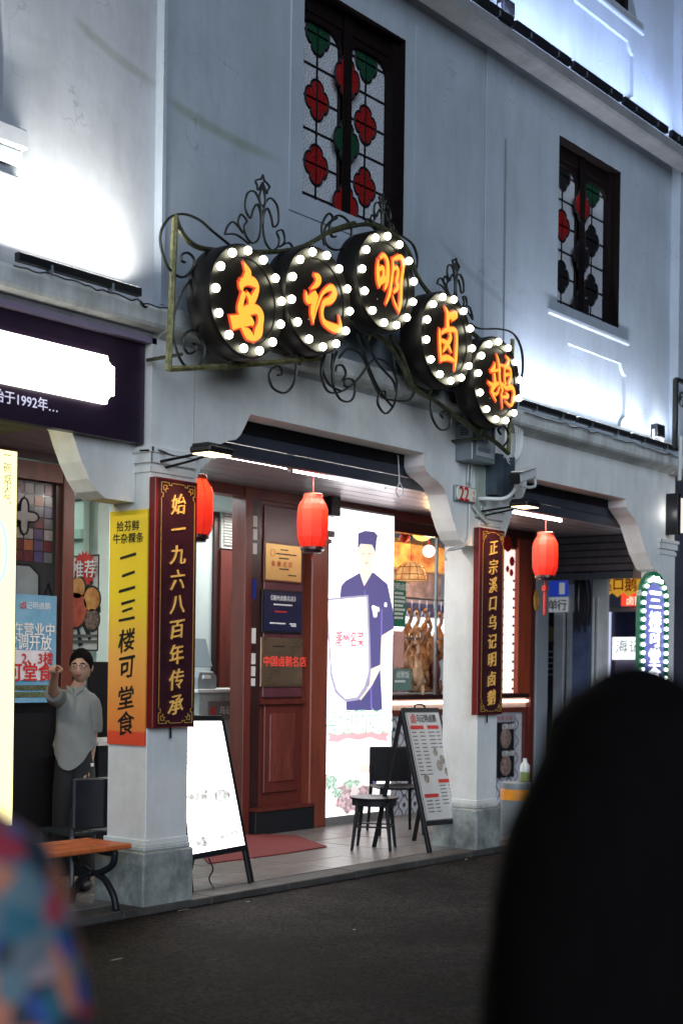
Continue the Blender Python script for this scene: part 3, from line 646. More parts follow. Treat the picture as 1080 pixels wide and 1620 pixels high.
# yellow banner on the side of column one
yb = thing('yellow_banner', 'yellow to orange paper banner 一二三楼可堂食 stuck on the side of the first column', 'banner', (.02, .17, 1.08))
me = MB().box(.016, .0285, .002, .352, 1.08, 2.60)
ym = bpy.data.materials.new('banner_paper'); ym.use_nodes = True; n_ = ym.node_tree.nodes; l_ = ym.node_tree.links
tc = n_.new('ShaderNodeTexCoord'); sx = n_.new('ShaderNodeSeparateXYZ'); l_.new(tc.outputs['Object'], sx.inputs[0])
mr = n_.new('ShaderNodeMapRange'); mr.inputs[1].default_value = 0; mr.inputs[2].default_value = 1.52; l_.new(sx.outputs[2], mr.inputs[0])
cr_ = n_.new('ShaderNodeValToRGB'); l_.new(mr.outputs[0], cr_.inputs[0]); e = cr_.color_ramp.elements
e[0].position = 0; e[0].color = (.78, .08, .03, 1); e[1].position = .055; e[1].color = (.80, .09, .04, 1)
for p_, c_ in ((.06, (.85, .24, .05, 1)), (.35, (.92, .42, .09, 1)), (.62, (.92, .64, .03, 1)), (1, (.92, .64, .03, 1))):
    q = e.new(p_); q.color = c_
l_.new(cr_.outputs[0], n_['Principled BSDF'].inputs['Base Color']); n_['Principled BSDF'].inputs['Roughness'].default_value = .45
me.build('paper', ym, yb)
YU = (0, -1, 0)
letters('拾芬鲜', (.016, .18, 2.50), .072, YU, Z_, INK, yb, bold=.015); letters('牛杂粿条', (.016, .175, 2.42), .072, YU, Z_, INK, yb, bold=.015)
for ch, py in zip('一二三楼可堂食', (880, 922, 968, 1012, 1056, 1103, 1144)):
    letters(ch, (.016, .175, at(206, py, x=.016).z), .16, YU, Z_, INK, yb, 'character', bold=.022, brush=True)
# flood lamps over the plaques
def armlamp(x, z, label, tgt, e=9):
    t = thing('plaque_light', label, 'light', (x, -.02, z), 0, 'slim arm floodlights over the couplet boards')
    MB().tube([(x, 0, z - .02), (x + .02, -.22, z + .0), (x + .02, -.36, z + .01)], .009, 6).tube([(x + .06, 0, z - .05), (x + .08, -.22, z - .02), (x + .07, -.36, z)], .008, 6).build('arm', BLACK, t)
    MB().box(x - .07, x + .16, -.52, -.34, z + .0, z + .045).build('lamp_head', BLACKP, t, bevel=.012)
    mbf = MB()
    for k in range(8): mbf.box(x - .06 + k * .027, x - .052 + k * .027, -.50, -.36, z + .0455, z + .06)
    mbf.build('fins', BLACKP, t)
    MB().box(x - .055, x + .145, -.505, -.36, z - .004, z - .0005).build('lens', glow('warm_lens' , (1, .62, .30), 7) if 'warm_lens' not in MATS else MATS['warm_lens'], t)
    lamp('warm_lamp', 'SPOT', (x + .04, -.43, z - .015), e, (1, .60, .28), tgt, t, spot_size=math.radians(100), spot_blend=.7, shadow_soft_size=.06)
armlamp(.10, 2.93, 'slim black arm floodlight throwing warm light on the first column board', (.22, -.04, 2.2), 20)
armlamp(3.92, 2.97, 'slim black arm floodlight above the second column board beside the camera', (4.05, -.04, 2.3), 20)

# ------------------------------------------------------------------ shutter fascias and tubes under the beams
def shutter_box(x0, x1, label):
    t = thing('shutter_box', label, 'shutter', ((x0 + x1) / 2, .3, 3.1), 0, 'navy roller shutter housings behind the beams')
    prof = [(.22, 3.38), (.235, 3.25), (.30, 3.13), (.42, 3.115)]
    pr = [(.205, 3.39), (.215, 3.28), (.235, 3.18), (.275, 3.095)]
    for i, ((y0, z0), (y1, z1)) in enumerate(zip(pr, pr[1:])):
        MB().prism([(y0, z0 - .003), (y1, z1 + .003), (y1 + .04, z1 + .003), (y0 + .04, z0 - .003)], x0, x1, 'x').build('slat', NAVY, t, bevel=.003)
    for k in range(3):
        MB().box(x0, x1, .285 + k * .04, .318 + k * .04, 3.095 + k * .006, 3.11 + k * .006).build('slat', CEIL, t)
    return t
shutter_box(.56, 3.62, 'navy roller shutter housing above the main shop opening'); shutter_box(4.3, 7.35, 'navy roller shutter housing above the right opening')
def tube_light(x0, x1, y, z, label, p=18):
    t = thing('tube_light', label, 'light', ((x0 + x1) / 2, y, z), 0, 'bare fluorescent tubes under the arcade ceiling')
    MB().box(x0, x1, y - .02, y + .02, z + .02, z + .06).build('batten', PVC, t)
    MB().tube([(x0 + .02, y, z), (x1 - .02, y, z)], .015, 8).build('tube', TUBE, t)
    MB().box(x0, x0 + .02, y - .02, y + .02, z - .02, z + .02).box(x1 - .02, x1, y - .02, y + .02, z - .02, z + .02).build('end_cap', PVC, t)
    lamp('tube_lamp', 'AREA', ((x0 + x1) / 2, y, z - .02), p, (1, .93, .86), ((x0 + x1) / 2, y + .2, 0), t, shape='RECTANGLE', size=x1 - x0, size_y=.04)
tube_light(.92, 1.98, .50, 3.14, 'bare white tube left, over the lit chalk stand')
tube_light(2.1, 3.34, .58, 3.14, 'bare white tube in the middle, ahead of the hanging red lantern')
tube_light(5.0, 6.15, .45, 3.10, 'bare white tube on the right, above the lantern by the slatted shutter')

# ------------------------------------------------------------------ lanterns
def lantern(c, z1, label):
    z0 = z1 - .44; R = .125
    t = thing('red_lantern', label, 'lantern', (c[0], c[1], z0), 0, 'red eight-sided silk lanterns')
    x, y = c
    mb = MB(); prof = [(.080, z1 - .010), (.086, z1 - .03), (.110, z1 - .065), (R, z1 - .11), (R + .002, z1 - .2), (R, z0 + .11), (.112, z0 + .065), (.095, z0 + .03)]
    mb.lathe([(r, z) for r, z in prof], (x, y, 0), 10); mb.build('silk_shade', LANT, t)
    r = MB()
    for k in range(10):
        a = 2 * math.pi * k / 10; r.tube([(x + rr * 1.01 * math.cos(a), y + rr * 1.01 * math.sin(a), z) for rr, z in prof], .0028, 4)
    r.build('rib', RED, t)
    MB().lathe([(.078, z1 - .02), (.080, z1 + .015), (.076, z1 + .018)], (x, y, 0), 20).build('top_collar', mat('collar_red', (.45, .06, .03), .5) if 'collar_red' not in MATS else MATS['collar_red'], t)
    MB().lathe([(.096, z0 + .03), (.098, z0 + .008), (.08, z0 + .0), (.075, z0 - .018), (.05, z0 - .02)], (x, y, 0), 20).build('bottom_collar', WOODD, t)
    MB().tube([(x, y, z1 + .02), (x, y, 3.235)], .003, 5).build('cord', RED, t)
    MB().tube([(x, y, z0 - .02), (x, y, z0 - .07)], .008, 8).build('tassel_cord', RED, t)
    if x < 5: 
        lamp('lantern_bulb', 'POINT', (x, y, z1 - .09), 1.5, (1, .62, .35), None, t, shadow_soft_size=.05); return t
    MB().tube([(x, y, z0 - .07), (x, y, z0 - .34)], .006, 5).build('tassel_cord', RED, t)
    MB().box(x - .022, x + .022, y - .022, y + .022, z0 - .12, z0 - .07).build('tassel_knot', RED, t)
    MB().tube([(x, y, z0 - .13), (x, y, z0 - .36)], .013, 8).build('tassel', RED, t)
    lamp('lantern_bulb', 'POINT', (x, y, z1 - .09), 1.5, (1, .62, .35), None, t, shadow_soft_size=.05)
    return t
pl = at(495, 800, y=.66); lantern((pl.x, .66), at(495, 785, y=.66).z, 'red silk lantern hanging in front of the certificate wall')
pl = at(862, 860, y=.5); lantern((pl.x, .5), at(862, 845, y=.5).z, 'red silk lantern hanging right of the second column')
pl = at(310, 790, y=.45); lantern((pl.x, .45), at(311, 755, y=.45).z, 'red silk lantern half hidden behind the first column board')

# ================================================================== SHOPFRONT at y = 2.1
shop = thing('main_shopfront', 'red brown timber shopfront with a tall panelled leaf and glazed kitchen', 'shopfront', (1.6, 2.1, 0))
Yf = 2.1
a = at(393, 900, y=Yf).x; b = at(411, 900, y=Yf).x; c_ = at(480, 1000, y=Yf).x; d_ = at(507, 1000, y=Yf).x
MB().box(a - .10, a, Yf - .05, Yf + .12, FZ, 3.235).build('door_post', WOOD, shop, bevel=.005)
MB().box(a + .001, b, Yf - .02, Yf + .10, FZ, 3.235).build('door_post', WOODD, shop, bevel=.004)
# carved lattice strip in the folded leaf
for z, h in ((2.98, .1), (2.86, .1), (2.73, .1), (2.40, .18), (1.95, .14), (1.72, .1), (1.6, .09), (1.49, .07)):
    MB().box(a + .03, a + .085, Yf - .026, Yf - .021, z - h, z).build('lattice_glass', PAPER if z not in (2.40,) else mat('blue_glass', (.02, .03, .2), .2), shop)
MB().box(b, c_, Yf + .0, Yf + .08, FZ, 3.14).build('door_leaf', WOOD, shop)
def leafpanel(x0, x1, z0, z1, m, nm='raised_panel', y=Yf): return MB().box(x0, x1, y - .022, y - .0005, z0, z1).build(nm, m, shop, bevel=.008)
leafpanel(b + .04, c_ - .03, 2.55 - 1.24, 3.10, PLUM); leafpanel(b + .07, c_ - .07, .42, 1.24, WOOD); leafpanel(b + .14, c_ - .14, .52, 1.16, wood('panel_wood', (.15, .035, .025), .25), y=Yf - .012)
MB().box(b, c_, Yf - .05, Yf - .001, 1.25, 1.285).build('rail', WOOD, shop)
MB().box(a + .01, c_ + .06, Yf - .12, Yf - .024, FZ, .27).build('base_board', BLACKP, shop, bevel=.006)
MB().box(a + .01, c_ + .05, Yf - .13, Yf - .02, .271, .30).build('base_cap', WOOD, shop)
MB().box(c_ + .0, d_, Yf - .10, Yf + .12, FZ, 2.86).build('pillar', wood('pillar_wood', (.20, .045, .025), .3), shop, bevel=.01)
MB().box(c_ - .04, d_ + .03, Yf - .14, Yf + .14, 2.861, 2.92).box(c_ - .015, d_ + .01, Yf - .12, Yf + .13, 2.80, 2.84).build('pillar_cap', WOODD, shop, bevel=.006)
MB().box(1.5, 8.5, Yf - .03, Yf + .12, 3.141, 3.234).build('header', WOOD, shop)
MB().box(1.5, 1.62, Yf, 6.5, FZ, 3.3).build('party_wall', mat('pale_green_wall', (.50, .66, .60), .6, var=.06), shop)
# interior behind the door gap
inn = thing('shop_interior', 'pale blue lit room with dark timber cabinet seen past the doorway', 'interior', (3.0, 4.5, 0))
PBL = mat('pale_blue_wall', (.55, .68, .70), .6, var=.05)
MB().box(1.62, 7.5, 4.21, 4.3, FZ, 3.4).build('back_wall', PBL, inn)
MB().box(1.62, 8.5, 2.23, 5.3, 3.30, 3.36).build('ceiling', PBL, inn)
MB().box(1.62, 8.5, 2.1, 5.3, .02, FZ).build('floor', TILE, inn)
MB().box(8.44, 8.5, 2.25, 5.3, FZ, 3.3).build('side_wall', PBL, inn)
q0 = at(346, 790, y=4.2); q1 = at(384, 900, y=4.2)
MB().box(q0.x - .08, q1.x + .9, 4.18, 4.209, FZ, at(350, 775, y=4.2).z).build('cabinet', WOODD, inn)
MB().box(q0.x, q1.x + .85, 4.15, 4.179, FZ, at(346, 870, y=4.2).z).build('cabinet_door', WOOD, inn)
bw = at(350, 795, y=4.18); bw2 = at(384, 868, y=4.18)
MB().box(bw.x - .02, bw2.x + .3, 4.15, 4.19, bw2.z - .02, bw.z + .02).build('vent_frame', PVC, inn)
for k in range(15):
    z = bw.z - (bw.z - bw2.z) * (k + .5) / 15; MB().obox((bw.x, 4.13, z), (bw2.x + .28, 4.13, z), .035, .008, (0, .5, 1)).build('vent_slat', WHITE, inn)
MB().box(bw.x, bw2.x + .28, 4.145, 4.149, bw2.z, bw.z).build('vent_shadow', GREYM, inn)
lamp('room_lamp', 'AREA', (2.9, 3.2, 3.25), 45, (.90, .97, 1), (2.7, 3.3, 0), inn, shape='RECTANGLE', size=1.6, size_y=.6)
lamp('room_lamp', 'AREA', (5.8, 3.6, 3.25), 40, (1, .93, .85), (5.8, 3.6, 0), inn, shape='RECTANGLE', size=1.8, size_y=.6)
ct = thing('cash_counter', 'pale counter with small red shop name, just inside the doorway', 'counter', (2.9, 3.0, FZ))
z_ = at(345, 1090, y=2.95).z; xa = at(318, 1090, y=2.95).x; xb = at(380, 1090, y=2.95).x
CNT = mat('counter_laminate', (.34, .36, .35), .4, var=.2, scale=15)
MB().box(xa, xb + .6, 2.97, 3.5, FZ, z_ - .035).build('body', CNT, ct)
MB().box(xa - .06, xb + .6, 2.93, 3.52, z_ - .035, z_).build('top', PVC, ct, bevel=.004)
MB().box(xa + .12, xb + .5, 2.955, 2.969, z_ - .30, z_ - .12).build('name_board', mat('taupe', (.16, .14, .13), .5), ct)
letters('乌记明卤鹅', (xa + .48, 2.955, z_ - .21), .085, X_, Z_, WHITE, ct, bold=.01); letters('卤', (xa + .18, 2.955, z_ - .21), .09, X_, Z_, RED, ct, bold=.02)
MB().box(xa, xb + .6, 2.955, 2.969, .3, .62).build('food_print', mat('pink_print', (.32, .10, .14), .4, var=.8, scale=9, c2=(.1, .05, .2)), ct)
ps = thing('receipt_printer', 'dark grey boxy receipt printer standing on the cash counter', 'printer', (xa + .2, 3.1, z_))
MB().prism([(xa + .02, z_), (xa + .30, z_), (xa + .30, z_ + .12), (xa + .24, z_ + .17), (xa + .05, z_ + .17), (xa + .02, z_ + .10)], 3.02, 3.28).build('body', GREYM, ps, bevel=.008)
MB().box(xa + .09, xa + .19, 3.0, 3.019, z_ + .10, z_ + .135).build('paper_slip', WHITE, ps)
sc_ = thing('pos_screen', 'tilted pale screen of the till behind the receipt printer', 'monitor', (xa + .3, 3.3, z_))
MB().prism([(3.32, z_ + .22), (3.42, z_ + .50), (3.45, z_ + .49), (3.35, z_ + .21)], xa - .1, xa + .55, 'x').build('panel', mat('screen_back', (.30, .38, .42), .3, var=.05), sc_)
MB().box(xa + .16, xa + .26, 3.30, 3.38, z_, z_ + .30).build('stand', BLACKP, sc_)
# certificates
def cert(px0, py0, px1, py1, label, m, fm, lines, y=Yf - .045):
    A = at(px0, py0, y=y); B = at(px1, py1, y=y)
    t = thing('certificate_plate', label, 'plaque', (A.x, y, B.z), 0, 'award plates on the timber wall')
    MB().box(A.x - .02, B.x + .02, y + .006, y + .022, B.z - .02, A.z + .02).build('frame', fm, t, bevel=.004)
    MB().box(A.x, B.x, y, y + .005, B.z, A.z).build('plate', m, t)
    for tx, fx, fz, sz, mm in lines:
        if tx is None: MB().box(A.x + fx * (B.x - A.x), A.x + (fx + sz) * (B.x - A.x), y - .002, y - .0005, B.z + fz * (A.z - B.z) - .006, B.z + fz * (A.z - B.z) + .006).build('text_line', mm, t)
        else: letters(tx, (A.x + fx * (B.x - A.x), y, B.z + fz * (A.z - B.z)), sz, X_, Z_, mm, t, bold=.015)
    return t
BRASS = mat('brass_plate', (.72, .46, .16), .32, metal=.55, var=.12, scale=2); BRON = mat('brushed_bronze', (.36, .24, .16), .28, metal=.8, var=.3, scale=3)
NAVYP = mat('navy_plate', (.012, .014, .05), .3, var=.1)
cert(421, 859, 476, 921, 'gold award plate with fine red and black lettering, topmost of three', BRASS, WOOD, [(None, .4, .86, .22, INK), (None, .28, .74, .58, INK), ('◯', .18, .75, .05, RED), (None, .36, .62, .28, INK), ('金', .2, .46, .055, RED), ('牌', .36, .46, .055, RED), ('名', .52, .46, .055, RED), ('店', .68, .46, .055, RED), (None, .38, .32, .26, INK), (None, .62, .16, .24, INK)])
cert(418, 935, 476, 1000, 'navy award plate with white title, middle of three', NAVYP, BLACKP, [('《潮州卤鹅名店》', .5, .85, .052, WHITE), (None, .25, .68, .5, WHITE), (None, .28, .5, .32, RED), (None, .15, .2, .42, WHITE), (None, .68, .2, .18, WHITE), (None, .72, .15, .14, WHITE)])
cert(416, 1011, 477, 1083, 'brushed bronze plate with red lettering, lowest of three', BRON, BRON, [('中国卤鹅名店', .56, .52, .105, mat('red_enamel', (.7, .05, .04), .4, var=0, emit=(1, .1, .06), es=.25)), (None, .25, .85, .3, INK)])
# ---- chef light box
LB = thing('chef_light_box', 'tall glowing light box with a chef in indigo uniform holding a white shield', 'light box', (4.4, 2.02, .1))
YL = 2.02
A = at(512, 790, y=YL); B = at(619, 1289, y=YL); x0, x1, z0, z1 = A.x, at(622, 900, y=YL).x, .14, 3.16
MB().box(x0 - .03, x1 + .012, YL + .004, YL + .12, FZ, z1 + .02).build('case', STEEL, LB)
MB().box(x0, x1, YL - .002, YL + .003, z0, z1).build('lit_face', glow('lit_face', (1, .95, .95), 1.6, (.7, .7, .7)), LB)
def ep(n, c, s=1.0): return glow(n, c, s * .74, tuple(min(.8, x) for x in c))
IND = ep('print_indigo', (.085, .078, .215)); INDL = ep('print_indigo_light', (.2, .17, .5)); SKIN_P = ep('print_skin', (.92, .76, .64), .95); SHW = ep('print_white', (1, .97, .98), 1.5); SHG = ep('print_grey', (.36, .33, .45)); PRED = ep('print_pink', (.85, .42, .45)); PGRN = ep('print_green', (.28, .55, .36)); PFOOD = mat('print_food', (.10, .05, .07), .5, var=.9, scale=16, emit='base', es=1., c2=(.75, .55, .58))
def pp(pts, m, k, nm='print_shape', ox=490, oy=780, s=3.055, par=None, y=None):
    yy = (YL if y is None else y) - .003 - k * .0012
    P = [at(ox + x_ / s, oy + y_ / s, y=yy) for x_, y_ in pts]
    return MB().prism([(p.x, p.z) for p in P], yy - .0009, yy).build(nm, m, par or LB)
pp([(175, 1050), (172, 700), (145, 500), (150, 450), (170, 425), (240, 385), (310, 385), (375, 440), (400, 560), (405, 655), (345, 690), (340, 850), (350, 1045), (330, 1052)], IND, 0, 'uniform')
pp([(240, 385), (262, 450), (300, 385), (298, 330), (245, 330)], SKIN_P, 1, 'neck')
pp([(232, 290), (230, 225), (320, 225), (318, 285), (300, 340), (275, 365), (250, 345)], SKIN_P, 2, 'face')
pp([(262, 470), (265, 470), (268, 500), (265, 500)], INDL, 2, 'seam'); pp([(345, 560), (350, 560), (348, 690), (342, 690)], INDL, 2, 'seam'); pp([(292, 870), (296, 870), (300, 1045), (294, 1045)], INDL, 2, 'seam')
for ex_ in (258, 288): pp([(ex_ - 6, 292), (ex_ + 6, 292), (ex_ + 6, 296), (ex_ - 6, 296)], ep('print_brown', (.25, .15, .13)) if 'print_brown' not in MATS else MATS['print_brown'], 4, 'eye')
pp([(264, 335), (284, 335), (280, 341), (268, 341)], ep('print_lip', (.7, .3, .27)), 4, 'mouth'); pp([(270, 300), (276, 300), (278, 322), (268, 322)], ep('print_skin_dark', (.8, .6, .5)), 4, 'nose')
pp([(230, 270), (232, 195), (265, 182), (310, 186), (328, 205), (322, 230), (318, 288), (300, 250), (245, 245)], IND, 3, 'cap')
pp([(345, 690), (402, 655), (385, 760), (300, 930), (245, 1002), (235, 985), (285, 930), (295, 850), (340, 830)], SKIN_P, 2, 'arm')
pp([(75, 510), (282, 492), (290, 700), (295, 860), (275, 950), (235, 1000), (170, 1010), (120, 965), (97, 880), (95, 820)], SHG, 4, 'shield_edge')
pp([(84, 520), (272, 503), (280, 700), (283, 860), (262, 935), (228, 985), (172, 995), (130, 950), (108, 870), (104, 820)], SHW, 5, 'shield')
pp([(298, 548), (305, 542), (335, 555), (336, 570), (325, 575), (322, 600), (308, 600), (305, 578)], SHW, 2, 'chest_logo'); pp([(360, 530), (371, 530), (371, 550), (360, 550)], SHW, 2, 'sleeve_badge')
q = at(490 + 187 / 3.055, 780 + 705 / 3.055, y=YL); letters('潮州名菜', (q.x, YL - .0125, q.z), .165, X_, Z_, ep('print_rose', (.75, .16, .2)), LB, bold=.03, stretch=.72)
q = at(490 + 190 / 3.055, 780 + 770 / 3.055, y=YL); MB().box(q.x - .2, q.x + .2, YL - .012, YL - .011, q.z - .02, q.z + .02).build('print_line', ep('faint_grey', (.75, .72, .76)), LB)
q = at(490 + 235 / 3.055, 780 + 1105 / 3.055, y=YL); letters('乌记明卤鹅', (q.x, YL - .006, q.z), .235, X_, Z_, PGRN, LB, bold=.13, stretch=.95); letters('乌记明卤鹅', (q.x, YL - .0095, q.z), .235, X_, Z_, SHW, LB, bold=.03, stretch=.95)
pp([(85, 1160), (125, 1150), (130, 1170), (180, 1150), (235, 1162), (290, 1150), (335, 1165), (345, 1150), (385, 1160), (370, 1180), (380, 1200), (330, 1195), (290, 1180), (235, 1195), (180, 1185), (135, 1205), (85, 1200), (95, 1180)], PRED, 0, 'ribbon')
def foodblob(cx_, cy_, rx, ry, k, m, nm='food_print'):
    pts = [(cx_ + rx * math.cos(t) * (1 + .18 * math.sin(5 * t + cx_)), cy_ + ry * math.sin(t) * (1 + .14 * math.cos(7 * t))) for t in [2 * math.pi * i / 26 for i in range(26)]]
    pp(pts, m, k, nm)
PHERB = mat('print_herb', (.08, .30, .14), .5, var=.8, scale=28, emit='base', es=1.0, c2=(.7, .9, .75))
foodblob(190, 1470, 68, 76, 0, PFOOD); foodblob(262, 1440, 34, 30, 1, PFOOD); foodblob(130, 1450, 26, 22, 1, PHERB); foodblob(205, 1405, 40, 25, 1, PHERB); foodblob(92, 1400, 40, 38, 0, PHERB); foodblob(265, 1335, 34, 22, 0, ep('print_cream', (.8, .72, .66))); foodblob(312, 1402, 11, 12, 0, IND); foodblob(215, 1440, 18, 30, 2, ep('print_bone', (.75, .65, .66)))
pp([(100, 90), (160, 92), (160, 160), (100, 160)], ep('print_blush', (.95, .80, .82), 1.1), 0, 'stamp_print')
letters('卤', (at(490 + 130 / 3.055, 780 + 125 / 3.055, y=YL).x, YL - .0055, at(490 + 130 / 3.055, 780 + 125 / 3.055, y=YL).z), .12, X_, Z_, SHW, LB, bold=.03)
lamp('box_lamp', 'AREA', ((x0 + x1) / 2, YL - .03, 1.6), 34, (.97, .93, 1), ((x0 + x1) / 2, 0, 1.4), LB, shape='RECTANGLE', size=x1 - x0, size_y=2.7)
bx = thing('speaker_box', 'small black box speaker fixed at the light box top left corner', 'speaker', (A.x, 1.9, 3))
p = at(527, 798, y=1.9); MB().box(p.x - .07, p.x + .07, 1.86, 1.98, p.z - .11, p.z + .08).build('cabinet', BLACKP, bx, bevel=.008); MB().tube([(p.x, 1.92, p.z + .08), (p.x, 1.92, 3.235)], .012, 6).build('bracket', BLACK, bx)

# ---- kitchen window (x 5.65 to 8.45)
kx0, kx1 = x1 + .03, 8.44
kit = thing('kitchen_counter', 'patterned tiled serving counter below the glazed kitchen window', 'counter', (kx0, Yf, FZ))
PT = mat('white_tile', (.55, .56, .60), .25, var=.05); PTB = mat('tile_pattern_blue', (.05, .06, .10), .4)
MB().box(kx0, kx1, Yf + .02, Yf + .5, FZ, 1.16).build('body', PT, kit)
MB().box(kx0 - .02, kx1 + .02, Yf - .04, Yf + .5, 1.27, 1.32).build('top', WOODD, kit)
MB().box(kx0, kx1, Yf + .0, Yf + .4, 1.161, 1.269).build('apron', mat('cream_apron', (.55, .40, .34), .4), kit)
MB().tube([(kx0, Yf - .02, 1.235), (kx1 - .03, Yf - .02, 1.235)], .014, 8).build('led_tube', glow('counter_led', (1, .80, .68), 5), kit)
MB().box(kx0 - .0, kx0 + .04, Yf - .02, Yf + .019, FZ, 1.16).box(kx1 - .2, kx1 - .02, Yf - .03, Yf + .019, FZ, 1.16).box(kx0 + .04, kx1 - .2, Yf - .005, Yf + .019, 1.10, 1.16).build('trim', WOOD, kit)
for gx in range(13):
    for gz in range(5):
        X = kx0 + .15 + gx * .2; Z = .16 + gz * .2
        if X > kx1 - .3: continue
        mb = MB()
        P = [(X + .085 * math.cos(t) * (1 + .18 * math.cos(4 * t)), Yf + .014, Z + .095 * math.sin(t) * (1 + .18 * math.cos(4 * t))) for t in [2 * math.pi * i / 20 for i in range(21)]]
        mb.tube(P, .0055, 4); mb.box(X - .02, X + .02, Yf + .012, Yf + .0195, Z - .02, Z + .02)
        mb.build('tile_ornament', PTB, kit)
kw = thing('kitchen_window', 'glazed roast goose kitchen glowing behind the light box and second column', 'window', (kx0, Yf, 1.3))
MB().box(kx0, 8.0, Yf - .02, Yf + .04, 3.02, 3.139).build('head_board', wood('glossy_dark', (.05, .012, .01), .15), kw)
MB().box(kx0, 7.8, Yf + .9, Yf + .95, 1.32, 3.1).build('back_tiles', mat('warm_tiles', (.55, .42, .45), .25, var=.5, scale=7, c2=(.75, .6, .62)), kw)
MB().box(kx0, 7.8, Yf + .899 - .2, Yf + .7 + .19, 2.74, 3.02).build('red_signboard', mat('red_board', (.55, .03, .03), .4, var=.5, scale=4, emit='base', es=.7, c2=(.95, .50, .12)), kw)
MB().box(kx0 + .0, 7.8, Yf + .60, Yf + .62, 1.98, 2.18).build('lit_strip', glow('menu_strip', (1, .95, .93), 1.8), kw)
MB().box(kx0, 7.8, Yf + .55, Yf + .57, 2.19, 2.34).build('blue_strip', mat('blue_print', (.10, .12, .32), .4, var=.8, scale=25), kw)
MB().tube([(kx0, Yf + .18, 2.36), (7.8, Yf + .18, 2.36)], .014, 8).tube([(kx0, Yf + .22, 1.93), (7.8, Yf + .22, 1.93)], .010, 8).build('hanging_rail', STEEL, kw)
for k in range(9): 
    X = kx0 + .12 + k * .14; MB().tube(spline([(X, Yf + .18, 2.37), (X, Yf + .18, 2.25), (X + .04, Yf + .18, 2.17), (X + .05, Yf + .18, 2.22)], 3), .005, 4).build('hook', STEEL, kw)
q0 = at(690, 1000, y=Yf).x; MB().box(kx0 - .001, kx0 + .02, Yf - .01, Yf + .02, 1.32, 3.02).box(q0 - .02, q0, Yf - .01, Yf + .02, 1.32, 3.02).build('mullion', STEEL, kw)
GOOSE = mat('roast_goose_skin', (.30, .085, .03), .2, var=.6, scale=9, c2=(.55, .25, .10), bump=.4, bscale=40)
def goose(x, y, z, s, label, m=GOOSE):
    t = thing('roast_goose', label, 'roast goose', (x, y, z), 0, 'braised geese hanging in the kitchen window')
    MB().lathe([(.01, -.30), (.06, -.27), (.115, -.19), (.12, -.10), (.085, .0), (.05, .06), (.03, .10)], (x, y, z), 14, sx=s, sy=.8).build('body', m, t, smooth='all')
    MB().tube(spline([(x, y, z + .08), (x + .03, y - .02, z + .16), (x + .01, y, z + .25), (x - .02, y - .02, z + .22)], 4), .022, 8).build('neck', m, t, smooth='all')
    MB().tube([(x - .08, y - .06, z - .03), (x - .12, y - .09, z - .16), (x - .09, y - .08, z - .22)], [.035, .025, .012], 7).build('wing', m, t, smooth='all')
    MB().tube([(x + .05, y - .05, z - .22), (x + .07, y - .06, z - .33), (x + .06, y - .06, z - .38)], [.035, .02, .01], 7).build('leg', m, t, smooth='all')
    MB().tube([(x, y, z + .24), (x, y, 1.93)], .004, 4).build('hook', STEEL, t)
for i, (px, py, s, lb) in enumerate(((650, 1035, 1.1, 'braised goose hanging leftmost in the kitchen window, over the grey sign'), (664, 1030, 1.2, 'large braised goose hanging second in the kitchen window'), (676, 1015, .8, 'slim braised goose hanging high in the kitchen window centre'), (684, 1045, .7, 'dark braised goose piece nearest the second column'))):
    p = at(px, py, y=Yf + .22); goose(p.x, Yf + .22, p.z, s, lb, GOOSE if i != 3 else mat('dark_goose', (.12, .03, .03), .3, var=.4))
for i, (px, py, s, lb) in enumerate(((645, 1000, .8, 'small braised goose in the back row of the kitchen window, far left'), (657, 1003, .85, 'braised goose in the back row of the kitchen window, second from left'), (671, 1000, .9, 'braised goose in the back row of the kitchen window, third from left'), (693, 1005, .8, 'braised goose in the back row of the kitchen window, beside the second column'), (656, 1052, .9, 'braised goose hanging lowest in the kitchen window'))):
    p = at(px, py, y=Yf + .4 - (.25 if i == 4 else 0)); goose(p.x, Yf + .4 - (.25 if i == 4 else 0), p.z, s, lb, mat('pale_goose', (.55, .30, .16), .25, var=.5, scale=12, c2=(.65, .42, .25)) if i in (1, 4) and 'pale_goose' not in MATS else (MATS['pale_goose'] if i in (1, 4) else GOOSE))
g = MB()
for i in range(14):
    p = at(650 + i * 3.6, 1084 - (i % 3) * 3, y=Yf + .3); g.sphere((p.x, Yf + .3, 1.36 + (i % 3) * .03), random.uniform(.035, .06), 9, 6, random.uniform(.5, .8))
tag(g.build('braised_meat', GOOSE, None, smooth='all'), 'low heap of glossy braised goose pieces along the kitchen sill', 'meat', kind='stuff')
p = at(650, 905, y=Yf + .3); WK = mat('wicker_glow', (.72, .22, .06), .6, var=.3, scale=9, emit='base', es=.7, c2=(.95, .62, .25))
bl = thing('wicker_lamp', 'glowing domed wicker lamp shade in the kitchen window', 'lamp', (p.x, Yf + .3, p.z))
MB().lathe([(.18, -.09), (.175, -.04), (.14, .05), (.08, .10), (.015, .12)], (p.x, Yf + .3, p.z), 22).build('shade', WK, bl, smooth='all')
mbw = MB()
for k in range(12):
    a_ = 2 * math.pi * k / 12; mbw.tube([(p.x + r * 1.01 * math.cos(a_), Yf + .3 + r * 1.01 * math.sin(a_), p.z + z) for r, z in ((.18, -.09), (.175, -.04), (.14, .05), (.08, .10))], .005, 4)
for r, z in ((.182, -.09), (.176, -.03), (.142, .05)): mbw.tube([(p.x + r * math.cos(2 * math.pi * k / 20), Yf + .3 + r * math.sin(2 * math.pi * k / 20), p.z + z) for k in range(21)], .005, 4)
